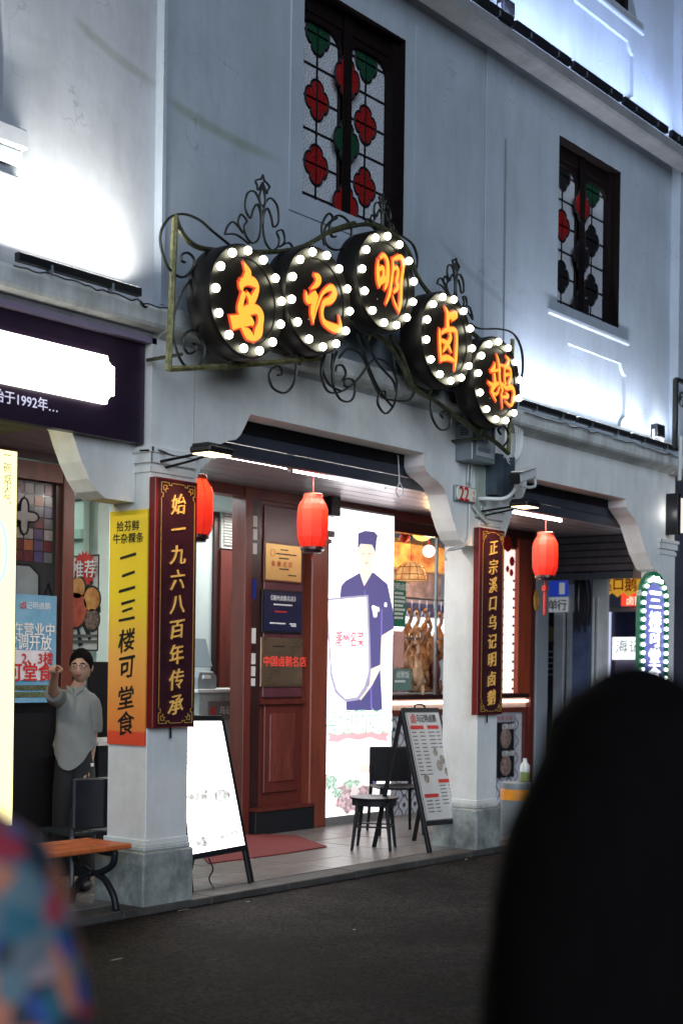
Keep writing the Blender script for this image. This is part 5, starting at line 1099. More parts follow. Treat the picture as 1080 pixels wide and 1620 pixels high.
for k in range(2):
    q = fpp(128, 1006 + k * 9); MB().box(1.386, 1.3875, q[1] - .2, q[1] + .24, q[2] - .012, q[2] + .012).build('text_line', GI, fp)
# blue poster
bp = thing('blue_poster', 'light blue poster announcing open for dine in, on the dark shopfront', 'poster', (.9, 2.0, 1.3))
yb3 = 2.03; A = at(22, 939, y=yb3); B = at(88, 1111, y=yb3)
BLU = mat('poster_blue', (.10, .32, .55), .4, var=.25, scale=1.5, c2=(.25, .48, .65))
MB().box(A.x - .12, B.x, yb3, yb3 + .008, B.z, A.z).build('sheet', BLU, bp)
def bl3(px, py): q = at(px, py, y=yb3 - .004); return q
letters('正在营业中', (bl3(45, 995).x, yb3 - .006, bl3(45, 995).z), .105, X_, Z_, WHITE, bp, bold=.02)
letters('空调开放', (bl3(46, 1016).x, yb3 - .006, bl3(46, 1016).z), .125, X_, Z_, WHITE, bp, bold=.02, stretch=.9)
a_, b_ = bl3(17, 1028), bl3(78, 1076); MB().box(a_.x, b_.x, yb3 - .005, yb3 - .001, b_.z, a_.z).build('white_box', mat('box_white', (.66, .64, .68), .4), bp)
letters('1、2、3楼', (bl3(48, 1041).x, yb3 - .007, bl3(48, 1041).z), .105, X_, Z_, RED, bp, bold=.025); letters('可堂食', (bl3(48, 1063).x, yb3 - .007, bl3(48, 1063).z), .15, X_, Z_, RED, bp, bold=.03)
letters('乌记明卤鹅', (bl3(56, 958).x, yb3 - .006, bl3(56, 958).z), .06, X_, Z_, WHITE, bp); letters('卤', (bl3(37, 957).x, yb3 - .006, bl3(37, 957).z), .06, X_, Z_, RED, bp, bold=.02)
for k in range(2): q = bl3(48, 1088 + k * 11); MB().box(q.x - .27, q.x + .22, yb3 - .004, yb3 - .001, q.z - .02, q.z + .02).build('text_line', mat('olive_print', (.10, .12, .06), .5, var=.9, scale=60) if 'olive_print' not in MATS else MATS['olive_print'], bp)
# yellow lit stand at the left edge
ys = thing('yellow_light_panel', 'tall pale yellow glowing panel cut by the left picture edge', 'light box', (-1.1, .1, 0))
A = at(29, 700, y=.12); MB().box(A.x - .9, A.x, .12, .30, .62, 2.87).build('case', WOODD, ys)
MB().box(A.x - .89, A.x - .012, .112, .1195, .64, 2.85).build('lit_face', mat('yellow_face', (.7, .65, .3), .5, var=.05, emit=(1, .90, .42), es=1.25), ys)
MB().box(A.x - .8, A.x - .74, .15, .27, 0.05, .62).box(A.x - .2, A.x - .14, .15, .27, .05, .62).build('leg', BLACKP, ys)
for ch, py in zip('一碗烟火气', (720, 740, 758, 773, 789)): q = at(12, py, y=.112); letters(ch, (q.x, .112, q.z), .062, X_, Z_, mat('olive_ink', (.05, .06, .02), .5) if 'olive_ink' not in MATS else MATS['olive_ink'], ys, 'character')
q = at(-8, 872, y=.112); mb = MB(); P = [(q.x + .085 * math.cos(t_), .110, q.z + .19 * math.sin(t_)) for t_ in [2 * math.pi * i / 40 for i in range(41)]]; mb.tube(P, .010, 5); mb.build('ring_print', glow('ring_blue', (.55, .85, .85), 1.0), ys)
lamp('panel_lamp', 'AREA', (A.x - .4, .08, 1.8), 5, (1, .93, .5), (A.x - .4, -1, 1.8), ys, shape='RECTANGLE', size=.8, size_y=2.0)
YC = mat('olive_ceiling', (.34, .34, .12), .4, var=.1)
nc = thing('left_bay_ceiling', 'olive lit metal slat ceiling above the left shop', 'ceiling', (-1, 1, 3.25))
for k in range(15): MB().box(-4, .0985, .36 + k * .115, .465 + k * .115, 3.235 + (k % 2) * .003, 3.255).build('slat', YC, nc)
MB().box(-4, .0985, .34, 2.1, 3.262, 3.36).build('board', BLACK, nc)
lamp('ceiling_lamp', 'AREA', (-.9, .9, 3.1), 14, (1, .97, .55), (-1.4, .9, 4), nc, shape='RECTANGLE', size=1.2, size_y=.2)
bl0 = thing('ceiling_tube', 'bare tube under the left shop ceiling, outside the picture', 'light', (-1.6, .55, 3.15)); MB().tube([(-2.2, .55, 3.15), (-1.1, .55, 3.15)], .015, 8).build('tube', TUBE, bl0); MB().box(-2.2, -1.1, .53, .57, 3.17, 3.235).build('batten', PVC, bl0)
lamp('tube_lamp', 'AREA', (-1.65, .55, 3.12), 20, (1, .93, .80), (-1.0, .5, 0), bl0, shape='RECTANGLE', size=1.1, size_y=.05)
for i, (px, py) in enumerate(((134, 745), (146, 735))):
    p = at(px, py, y=1.2); tt = thing('lantern_string', ['longer thin red string hanging from the ceiling, left one of two', 'shorter red string hanging nearest the first corbel'][i], 'string', (p.x, 1.2, p.z), 0, 'red strings hanging left of the first column'); MB().tube([(p.x, 1.2, 3.236), (p.x, 1.2, p.z - (.14 if i == 0 else .05))], .007, 5).build('thread', RED, tt)
# bench
bn = thing('park_bench', 'bench with orange slats and curved black iron legs at the first column', 'bench', (-1.1, .15, FZ))
bx1, by0, by1, bz = -.10, -.02, .40, .47
for k in range(5):
    y0 = by0 + k * .088; MB().box(-2.4, bx1, y0, y0 + .074, bz - .035, bz).build('slat', SLATW, bn, bevel=.008)
for x_ in (-.22, -2.2):
    leg = MB()
    for yc, sg in ((.0, -1), (.40, 1)):
        leg.tube(spline([(x_, .20, bz - .05), (x_, .20 + sg * .12, bz - .06), (x_, .20 + sg * .2, bz - .05)], 4), .02, 8)
        leg.tube(spline([(x_, .20 + sg * .19, bz - .045), (x_, .20 + sg * .17, .34), (x_, .20 + sg * .06, .28), (x_, .20 + sg * .02, .27), (x_, .20 + sg * .10, .24), (x_, .20 + sg * .18, .15), (x_, .20 + sg * .21, FZ)], 5), .022, 8)
    leg.build('leg', BLACKP, bn, smooth='all')
p = at(118, 1330, y=.62); chair(p.x + .05, .62, math.radians(172), 'dark plastic chair behind the bench, below the woman', mat('slate_plastic', (.010, .012, .017), .3))
tbl = thing('dark_table', 'black table beside the woman inside the left shop', 'table', (.7, 1.5, FZ)); p = at(150, 1140, y=1.6); MB().box(p.x - .05, p.x + .5, 1.5, 2.0, .98, 1.01).build('top', mat('pale_top', (.5, .5, .5), .3), tbl); MB().box(p.x - .03, p.x + .48, 1.52, 1.98, FZ, .979).build('body', BLACKP, tbl)
MB().box(p.x - .02, p.x + .48, 1.49, 1.519, .72, .735).box(p.x - .02, p.x + .48, 1.49, 1.519, .62, .632).build('shelf_edge', PVC, tbl)

# ================================================================== RIGHT END: alley
XA = 10.2
sh = thing('alley_shutter', 'grey slatted roller shutter box hanging over the alley', 'shutter', (XA, 1.5, 3))
A = at(868, 845, x=XA); B = at(995, 905, x=XA)
SHM = mat('brown_grey_metal', (.30, .25, .26), .35, metal=.4, var=.2)
n = 6; zt_, zb_ = at(930, 838, x=XA).z, at(930, 905, x=XA).z
for k in range(n):
    z1_ = zt_ - (zt_ - zb_) * k / n; z0_ = zt_ - (zt_ - zb_) * (k + 1) / n + .012; MB().box(XA, XA + .03, B.y - .05, A.y + .8, z0_, z1_).build('slat', SHM, sh, bevel=.004)
MB().box(XA - .015, XA - .001, B.y - .05, A.y + .8, zb_ - .10, zb_ - .01).build('bottom_bar', STEEL, sh); MB().box(XA + .031, XA + .08, B.y - .05, A.y + .8, zb_, zt_ + .5).build('backing', BLACK, sh)
MB().box(XA - .02, XA + .1, B.y - .12, B.y - .06, zb_ - .1, zt_ + .1).build('guide_rail', mat('salmon_trim', (.45, .28, .22), .5), sh)
far = thing('alley_house', 'dim far building front closing the alley', 'building', (19, 3, 0)); MB().box(19, 19.5, -4, 14, 0, 7).build('wall', mat('far_wall', (.08, .08, .11), .7, var=.4, scale=1.5), far)
gp = thing('alley_column', 'tall pale grey column with conduits and cable bundle in the alley', 'column', (11, 1.5, 0))
A = at(936, 1000, x=10.9); B = at(959, 1000, x=10.9); MB().box(10.9, 10.96, B.y, A.y, 0, 3.3).build('shaft', COLUMN, gp)
C = at(905, 1000, x=10.8); D = at(931, 1000, x=10.8); MB().box(10.8, 10.9, D.y, C.y, 0, 2.4).build('blue_panel', mat('blue_grey_panel', (.12, .15, .27), .4, var=.4, scale=4), gp)
for k in range(9):
    px = 908 + k * 2.4; a_, b_ = at(px, 905, x=10.6), at(px + random.uniform(-3, 3), 990 + random.uniform(-12, 12), x=10.6); m_ = (a_ + b_) / 2 + Vector((0, random.uniform(-.05, .05), 0)); MB().tube(spline([a_, m_, b_], 4), .018, 5).build('cable', CABLE, gp)
a_, b_ = at(905, 905, x=10.6), at(933, 912, x=10.6); MB().box(10.5, 10.7, b_.y, a_.y, b_.z, a_.z + .2).build('cable_clamp', BLACKP, gp)
for px in (938, 945): a_ = at(px, 950, x=10.85); MB().tube([(10.85, a_.y, 2.6), (10.85, a_.y, 0)], .02, 6).build('conduit', PVC, gp)
rs = thing('one_way_sign', 'blue and white street sign reading 单行 on white posts', 'road sign', (12, 3, 0))
def XP(x_, px0, py0, px1, py1, dx, m, nm, par): a_, b_ = at(px0, py0, x=x_), at(px1, py1, x=x_); return MB().box(x_, x_ + dx, b_.y, a_.y, b_.z, a_.z).build(nm, m, par), a_, b_
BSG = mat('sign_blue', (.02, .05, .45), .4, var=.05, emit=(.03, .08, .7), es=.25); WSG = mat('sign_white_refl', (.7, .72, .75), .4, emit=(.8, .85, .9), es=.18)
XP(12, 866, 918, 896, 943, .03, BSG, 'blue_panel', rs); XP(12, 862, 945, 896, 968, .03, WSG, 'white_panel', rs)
for k, ch in enumerate('单行'):
    q = at(874 + k * 14.5, 957, x=12); letters(ch, (11.998, q.y, q.z), .17, NX, Z_, INK, rs, 'character', bold=.02)
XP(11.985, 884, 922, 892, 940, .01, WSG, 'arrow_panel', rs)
for px0, px1 in ((876, 886), (897, 906)): XP(12.04, px0, 968 if px0 < 890 else 925, px1, 1300, .08, WSG if False else mat('post_white', (.6, .62, .65), .5), 'post', rs)
dk = thing('dark_doorway', 'dark shop doorway between white wall end and street sign', 'doorway', (13, 3, 0)); XP(13, 858, 965, 900, 1300, .1, BLACKP, 'opening', dk)
p = at(868, 1003, x=12.95); MB().lathe([(.005, 0), (.12, .002), (.12, .01), (.005, .012)], (12.95, p.y, p.z), 20, 'x').build('round_badge', mat('dim_gold', (.12, .09, .04), .4), dk)
for k in range(5): a_, b_ = at(860, 1030 + k * 9, x=12.97), at(876, 1032 + k * 9, x=12.97); MB().box(12.96, 12.98, b_.y, a_.y, b_.z, a_.z).build('step', GREYM, dk)
yn = thing('goose_banner', 'yellow scalloped banner reading 溪口鹅 in red across the alley', 'banner', (13, 1, 2.5))
XB = 13.0; a_, b_ = at(950, 911, x=XB), at(1020, 936, x=XB)
P = [(a_.y, a_.z), (a_.y, b_.z)]
ncl = 8
for k in range(ncl + 1):
    yy = a_.y + (b_.y - a_.y) * k / ncl; P.append((yy, b_.z - (.07 if k % 2 else .0)))
P.append((b_.y, a_.z)); P.pop(1)
MB().prism(P, XB, XB + .02, 'x').build('cloth', mat('banner_yellow', (.75, .36, .03), .5, emit=(1, .5, .05), es=.35), yn)
for k, ch in enumerate('溪口鹅'): q = at(958 + k * 19.5, 925, x=XB); letters(ch, (XB - .001, q.y, q.z), .21, NX, Z_, RED, yn, 'character', bold=.02)
rb = thing('red_sign_box', 'small lit red sign box under the yellow banner', 'sign', (13.2, 1, 2.2)); XP(13.2, 982, 936, 1020, 958, .1, mat('lit_red', (.6, .03, .02), .4, emit=(1, .08, .03), es=.7), 'box', rb); q = at(1003, 950, x=13.2); letters('卤鹅', (13.197, q.y, q.z), .14, NX, Z_, glow('lit_char', (1, .8, .6), 1.2), rb)
ds2 = thing('navy_shop_opening', 'dark navy shop opening behind the lit white sign', 'shopfront', (13.5, 1, 0)); XP(13.5, 957, 968, 1040, 1300, .1, mat('deep_navy', (.012, .014, .04), .3), 'opening', ds2); XP(13.4, 950, 962, 1030, 967, .1, STEEL, 'lintel', ds2); XP(13.4, 952, 967, 957, 1300, .1, glow('edge_light', (.6, .65, .9), .8), 'edge', ds2)
hs = thing('white_menu_sign', 'small lit white sign with handwritten 海记', 'sign', (12.8, .8, 1.7)); XP(12.8, 968, 1008, 1020, 1044, .08, glow('hs_face', (.92, .97, 1), 1.1), 'lit_face', hs); XP(12.85, 972, 1045, 1020, 1068, .3, mat('mauve', (.25, .2, .3), .5), 'stand', hs)
for k, ch in enumerate('海记'): q = at(983 + k * 21, 1022, x=12.8); letters(ch, (12.797, q.y, q.z), .20, NX, Z_, mat('ink_blue', (.08, .16, .22), .5) if 'ink_blue' not in MATS else MATS['ink_blue'], hs, 'character', brush=True)
# arched LED sign before column three
YS = -.12
ar = thing('arched_led_sign', 'arched green LED sign 二三楼可堂食 with glowing dots on the third column', 'sign', (7.2, YS, 1.5))
a_, b_ = at(1012, 930, y=YS), at(1057, 930, y=YS); xm_ = (a_.x + b_.x) / 2; R_ = (b_.x - a_.x) / 2; zc = 2.58 - R_ + .05; zb_ = 1.15
def arch(r, zb__): return [(xm_ - r, zb__), (xm_ + r, zb__)] + [(xm_ + r * math.cos(t_), zc + r * math.sin(t_)) for t_ in [math.pi * k / 16 for k in range(17)]]
MB().prism(arch(R_, zb_), YS, YS + .045).build('case', mat('sign_green', (.01, .09, .045), .35, emit=(.0, .12, .06), es=.25), ar)
MB().prism(arch(R_ * .64, zb_ + .1), YS - .006, YS - .0005).build('blue_face', mat('sign_indigo', (.03, .04, .16), .3, emit=(.14, .15, .42), es=1.0), ar)
dotm = glow('led_dot', (.85, 1, .92), 6); d0 = None; rr = R_ * .80
pos = [(xm_ + rr * math.cos(math.pi * k / 9), zc + rr * math.sin(math.pi * k / 9)) for k in range(10)] + [(xm_ + s_ * rr, zc - .085 * k) for s_ in (-1, 1) for k in range(1, 14)]
for X, Z in pos:
    if d0 is None: d0 = MB().sphere((0, 0, 0), .021, 8, 5).build('led_dot', dotm, None, smooth='all'); d = d0
    else: d = d0.copy(); col.objects.link(d)
    d.parent = ar; d.location = Vector((X, YS - .012, Z)) - Vector(ar.location)
LC = glow('led_text', (.88, .95, 1), 3.5)
for ch, py in zip('二三楼可堂食', (930, 952, 982, 1010, 1040, 1068)): q = at(1034, py, y=YS); letters(ch, (xm_, YS - .008, q.z), .20, X_, Z_, LC, ar, 'character', bold=.04, stretch=1.45)
# framed dark wall lamp and black bracket near the right edge
wlm = thing('wall_lantern', 'black framed wall lantern on the third column at the right edge', 'light', (7.75, -.1, 3)); a_, b_ = at(1066, 780, y=-.1), at(1080, 848, y=-.1)
MB().box(a_.x, a_.x + .08, -.14, -.002, b_.z, a_.z).build('frame', BLACKP, wlm, bevel=.006); MB().box(a_.x + .081, a_.x + .3, -.12, -.004, b_.z + .04, a_.z - .04).build('shade', glow('shade_glow', (1, .9, .8), .8), wlm)
lamp('wall_bulb', 'POINT', (a_.x - .05, -.1, (a_.z + b_.z) / 2), .6, (1, .95, .9), None, wlm, shadow_soft_size=.05)
br_ = thing('black_bracket', 'black square iron bracket with scrolls at the right picture edge', 'bracket', (7.9, -.25, 4.3)); a_ = at(1068, 600, y=-.25); b_ = at(1072, 710, y=-.25)
MB().obox((a_.x, -.25, a_.z), (a_.x, -.25, b_.z), .045, .045).obox((a_.x, -.25, a_.z), (a_.x + .9, -.25, a_.z - .0), .04, .04).build('arm', IRONB, br_); MB().tube([(a_.x + .15 + .08 * math.cos(t_) * (1 - t_ / 14), -.25, a_.z - .2 + .1 * math.sin(t_) * (1 - t_ / 14)) for t_ in [k * .5 for k in range(20)]], .01, 5).build('scroll', IRONB, br_)
tag(MB().tube([(at(1076, 690, y=-.3).x, -.3, at(1076, 690, y=-.3).z), (at(1074, 760, y=-.3).x, -.3, at(1074, 760, y=-.3).z)], .02, 8).build('white_pipe', PVC, None), 'short white pipe by the right end of the ledge', 'pipe')
# ================================================================== PEOPLE
def skin(name, J, edges, m, parent, root=None, sub=2, taper=None):
    """J: name -> (x, y, z, rx, ry); one continuous skinned surface"""
    names = list(J); me = bpy.data.meshes.new(name)
    me.from_pydata([J[n][:3] for n in names], [(names.index(a), names.index(b)) for a, b in edges], [])
    o = bpy.data.objects.new(name, me); col.objects.link(o)
    md = o.modifiers.new('k', 'SKIN'); md.use_smooth_shade = True; md.branch_smoothing = .6
    sv = me.skin_vertices[0].data
    for i, n in enumerate(names):
        sv[i].radius = (J[n][3], J[n][4]); sv[i].use_root = (n == (root or names[0])); sv[i].use_loose = False
    s_ = o.modifiers.new('u', 'SUBSURF'); s_.levels = sub; s_.render_levels = sub
    bpy.context.view_layer.update()
    nm = bpy.data.meshes.new_from_object(o.evaluated_get(bpy.context.evaluated_depsgraph_get()))
    bpy.data.objects.remove(o); bpy.data.meshes.remove(me); nm.name = name
    nm.materials.clear(); nm.materials.append(m)
    for p in nm.polygons: p.use_smooth = True
    r = bpy.data.objects.new(name, nm); col.objects.link(r); r.parent = parent; return r
def loft(rings, n=24):
    """rings: (cx, cy, z, rx, ry, [zfun])"""
    mb = MB()
    for R_ in rings:
        cx_, cy_, z, rx, ry = R_[:5]; zf = R_[5] if len(R_) > 5 else None
        for k in range(n):
            a_ = 2 * math.pi * k / n; mb.v.append((cx_ + rx * math.cos(a_), cy_ + ry * math.sin(a_), z + (zf(a_) if zf else 0)))
    m_ = len(rings); mb.f = [(i * n + k, i * n + (k + 1) % n, (i + 1) * n + (k + 1) % n, (i + 1) * n + k) for i in range(m_ - 1) for k in range(n)]
    return mb
def ell(mb, c, r, n=18, m=12, fn=None):
    c = Vector(c); b = len(mb.v)
    for i in range(m + 1):
        ph = math.pi * i / m
        for k in range(n):
            th = 2 * math.pi * k / n; d = Vector((math.sin(ph) * math.cos(th), math.sin(ph) * math.sin(th), math.cos(ph)))
            if i in (0, m): d.x *= .01; d.y *= .01
            p = Vector((d.x * r[0], d.y * r[1], d.z * r[2]))
            if fn: p = fn(p, d)
            mb.v.append(tuple(c + p))
    mb.f += [(b + i * n + k, b + i * n + (k + 1) % n, b + (i + 1) * n + (k + 1) % n, b + (i + 1) * n + k) for i in range(m) for k in range(n)]
    return mb
SKINM = mat('skin', (.40, .225, .155), .5, var=.06, scale=20); HAIR = mat('black_hair', (.006, .005, .005), .8, var=.3, scale=60, streak=True, spec=.04)
SHIRT = mat('sage_grey_shirt', (.21, .215, .20), .8, var=.12, scale=12, bump=.4, bscale=18); PANTS = mat('black_trousers', (.010, .010, .011), .8, var=.2)
RZ = math.atan2(RT[1], RT[0])
# ---- the woman who points
pw = at(121, 1050, y=.86)
wm = thing('person', 'woman in loose grey short sleeved shirt and black trousers pointing at the street', 'person', (pw.x, .86, FZ), RZ)
H = 1.60
# toward camera is -y in this frame, camera right is +x
J = {'pelvis': (0, 0, .90, .13, .10), 'belly': (.005, 0, 1.06, .12, .09), 'chest': (0, 0, 1.22, .13, .095), 'base': (.0, .0, 1.345, .075, .06), 'neck': (.01, -.005, 1.40, .046, .046), 'skull': (.02, -.02, 1.45, .05, .05),
     'shL': (-.13, -.02, 1.31, .050, .048), 'elL': (-.15, -.25, 1.36, .037, .037), 'wrL': (-.075, -.44, 1.49, .024, .026), 'palmL': (-.055, -.48, 1.515, .030, .020),
     'shR': (.13, .01, 1.30, .048, .048), 'elR': (.155, .03, 1.05, .036, .036), 'wrR': (.14, -.03, .845, .023, .025), 'palmR': (.138, -.045, .785, .018, .032),
     'hipL': (-.075, 0, .84, .085, .085), 'knL': (-.085, .0, .46, .058, .06), 'anL': (-.09, .02, .08, .036, .04), 'toL': (-.095, -.12, .03, .035, .025),
     'hipR': (.075, 0, .84, .085, .085), 'knR': (.085, -.01, .46, .058, .06), 'anR': (.09, .02, .08, .036, .04), 'toR': (.10, -.12, .03, .035, .025)}
E_ = [('pelvis', 'belly'), ('belly', 'chest'), ('chest', 'base'), ('base', 'neck'), ('neck', 'skull'), ('chest', 'shL'), ('shL', 'elL'), ('elL', 'wrL'), ('wrL', 'palmL'), ('chest', 'shR'), ('shR', 'elR'), ('elR', 'wrR'), ('wrR', 'palmR'), ('pelvis', 'hipL'), ('hipL', 'knL'), ('knL', 'anL'), ('anL', 'toL'), ('pelvis', 'hipR'), ('hipR', 'knR'), ('knR', 'anR'), ('anR', 'toR')]
J = {k_: (v_[0] * .74, *v_[1:]) for k_, v_ in J.items()}
J['skull'] = (.035, *J['skull'][1:]); J['neck'] = (.022, *J['neck'][1:])
skin('body', J, E_, SKINM, wm)
def face_fn(p, d):      # front is -y
    f = max(0, -d.y)
    p.x *= 1 - .16 * max(0, -d.z) ** 1.5; p.y += -.010 * f * (1 if d.z < -.2 else 0)
    nose = math.exp(-((d.x / .16) ** 2) - (((d.z + .12) / .22) ** 2)) * f; p.y -= .021 * nose
    brow = math.exp(-((d.z - .16) / .10) ** 2) * f; p.y -= .004 * brow
    eye = (math.exp(-(((d.x - .36) / .16) ** 2) - (((d.z - .04) / .10) ** 2)) + math.exp(-(((d.x + .36) / .16) ** 2) - (((d.z - .04) / .10) ** 2))) * f; p.y += .007 * eye
    lip = math.exp(-((d.x / .28) ** 2) - (((d.z + .48) / .08) ** 2)) * f; p.y -= .006 * lip
    return p
hc = Vector((.038, -.03, 1.525)); hd = ell(MB(), hc, (.072, .092, .108), 32, 24, face_fn)
ell(hd, hc + Vector((-.072, .01, -.005)), (.012, .02, .03), 10, 8); ell(hd, hc + Vector((.072, .01, -.005)), (.012, .02, .03), 10, 8)
head = hd.build('head', SKINM, wm, smooth='all', local=True)
hr = MB(); ell(hr, hc + Vector((0, .018, .024)), (.082, .1005, .107), 36, 24, lambda p, d: p * (1 + .012 * math.sin(22 * math.atan2(d.x, d.z + .3)))); ell(hr, hc + Vector((0, .11, -.01)), (.045, .045, .05), 14, 10); hr.build('hair', HAIR, head, smooth='all', local=True)
ft = MB()
for s_ in (-1, 1):
    ell(ft, hc + Vector((s_ * .027, -.083, .006)), (.013, .006, .006), 10, 8)
ft.build('eye', mat('eye_white', (.5, .46, .42), .3, var=0), head, smooth='all', local=True)
pu = MB(); 
for s_ in (-1, 1): ell(pu, hc + Vector((s_ * .027 - .003, -.0885, .006)), (.0052, .003, .0055), 8, 6)
pu.build('pupil', INK, head, local=True)
bw_ = MB()
for s_ in (-1, 1): bw_.tube([hc + Vector((s_ * .014, -.091, .022)), hc + Vector((s_ * .028, -.090, .027)), hc + Vector((s_ * .043, -.080, .021))], .0036, 5)
bw_.build('eyebrow', HAIR, head, local=True)
mo = MB(); ell(mo, hc + Vector((0, -.094, -.052)), (.021, .006, .0085), 12, 8); mo.build('mouth', mat('lips', (.26, .06, .055), .4, var=0), head, smooth='all', local=True)
gl = MB()
for s_ in (-1, 1):
    gl.tube([hc + Vector((s_ * .031 + .023 * math.cos(t_), -.102 + .004 * abs(math.cos(t_)), .004 + .019 * math.sin(t_))) for t_ in [2 * math.pi * k / 20 for k in range(21)]], .0013, 5)
    gl.tube([hc + Vector((s_ * .054, -.10, .008)), hc + Vector((s_ * .074, .0, .01))], .0012, 4)
gl.tube([hc + Vector((-.009, -.104, .008)), hc + Vector((.009, -.104, .008))], .0012, 4); gl.build('glasses', BLACK, head, local=True)
def finger(par, pts, r0, r1, m=SKINM): MB().tube(spline(pts, 3), [r0 + (r1 - r0) * i / (3 * (len(pts) - 1)) for i in range(3 * (len(pts) - 1) + 1)], 7).build('finger', m, par, smooth='all', local=True)
P0 = Vector(J['palmL'][:3])
pal = MB(); ell(pal, P0 + Vector((0, -.01, 0)), (.038, .045, .022), 14, 10); hand = pal.build('hand', SKINM, wm, smooth='all', local=True)
finger(hand, [P0 + Vector((.020, -.03, .008)), P0 + Vector((.024, -.075, .014)), P0 + Vector((.026, -.118, .016))], .0095, .0065)
for k, (dx, l) in enumerate(((.004, .05), (-.012, .046), (-.027, .038))):
    finger(hand, [P0 + Vector((dx, -.03, .004)), P0 + Vector((dx, -.03 - l, .0)), P0 + Vector((dx, -.03 - l - .004, -.024)), P0 + Vector((dx, -.035, -.030))], .0095, .0075)
finger(hand, [P0 + Vector((.03, .0, -.004)), P0 + Vector((.040, -.035, -.012)), P0 + Vector((.022, -.06, -.026))], .0105, .008)
P1 = Vector(J['palmR'][:3]); pal = MB(); ell(pal, P1, (.018, .036, .045), 12, 10); hand2 = pal.build('hand', SKINM, wm, smooth='all', local=True)
for k, (dy, l) in enumerate(((-.028, .068), (-.010, .078), (.008, .074), (.025, .058))): finger(hand2, [P1 + Vector((0, dy, -.03)), P1 + Vector((-.004, dy - .003, -.03 - l * .6)), P1 + Vector((-.018, dy - .006, -.03 - l))], .0088, .0062)
finger(hand2, [P1 + Vector((-.01, -.030, .01)), P1 + Vector((-.02, -.052, -.02)), P1 + Vector((-.022, -.058, -.046))], .010, .007)
hem = lambda a_: -.13 * max(0, math.cos(a_ + 1.75)) ** 2 + .02 * math.cos(2 * a_)
sh_ = loft([(.018, -.01, 1.385, .05, .052), (.012, -.005, 1.365, .075, .066), (0, 0, 1.33, .118, .088), (0, 0, 1.27, .135, .108), (0, 0, 1.18, .132, .118, lambda a_: 0), (.0, 0, 1.08, .134, .122), (0, 0, 1.03, .140, .128, lambda a_: hem(a_) * .3), (0, 0, 1.00, .145, .132, lambda a_: hem(a_) * .6), (0, -.0, .97, .15, .136, hem)], 48)
for i_, v_ in enumerate(sh_.v):
    a_ = math.atan2(v_[1], v_[0]); k_ = max(0, min(1, (1.32 - v_[2]) / .2)); f_ = 1 + k_ * (.035 * math.sin(6 * a_ + v_[2] * 9) + .02 * math.sin(11 * a_ - v_[2] * 14)); sh_.v[i_] = (v_[0] * f_, v_[1] * f_, v_[2])
shirt = sh_.build('shirt', SHIRT, wm, smooth='all', local=True)
def sleeve(pts, rr): MB().tube(spline(pts, 4), [rr[0] + (rr[1] - rr[0]) * i / (4 * (len(pts) - 1)) for i in range(4 * (len(pts) - 1) + 1)], 14).build('sleeve', SHIRT, shirt, smooth='all', local=True)
sleeve([(-.05, .0, 1.30), (-.10, -.05, 1.305), (-.116, -.14, 1.325), (-.112, -.21, 1.345)], (.070, .058)); sleeve([(.05, 0, 1.29), (.10, .01, 1.27), (.118, .02, 1.16), (.12, .025, 1.08)], (.075, .060))
cl = MB()
for s_ in (-1, 1): cl.prism([(.01 + s_ * .004, 1.325), (.01 + s_ * .055, 1.375), (.01 + s_ * .06, 1.40), (.01 + s_ * .018, 1.385)], -.115 if False else -.094, -.075)
cl.build('collar', SHIRT, shirt, local=True); MB().box(.006, .014, -.1175, -.108, 1.0, 1.33).build('placket', SHIRT, shirt, local=True)
tr2_ = MB()
for s_ in (-1, 1):
    L_ = loft([(s_ * .015, 0, 1.02, .095, .09), (s_ * .035, 0, .86, .10, .105), (s_ * .06, 0, .65, .09, .105), (s_ * .065, 0, .40, .085, .10), (s_ * .07, 0, .10, .085, .095)], 20); tr2_.add(L_.v, L_.f)
tr2_.build('trousers', PANTS, wm, smooth='all', local=True)
shoe = MB()
for s_ in (-1, 1): ell(shoe, (s_ * .095, -.06, .035), (.045, .125, .04), 14, 8)
shoe.build('shoes', BLACKP, wm, smooth='all', local=True)
wt = MB(); wt.lathe([(.028, -.012), (.031, -.008), (.031, .008), (.028, .012)], (J['wrR'][0], J['wrR'][1], J['wrR'][2] + .01), 16); wt.build('watch', WHITE, wm, local=True)

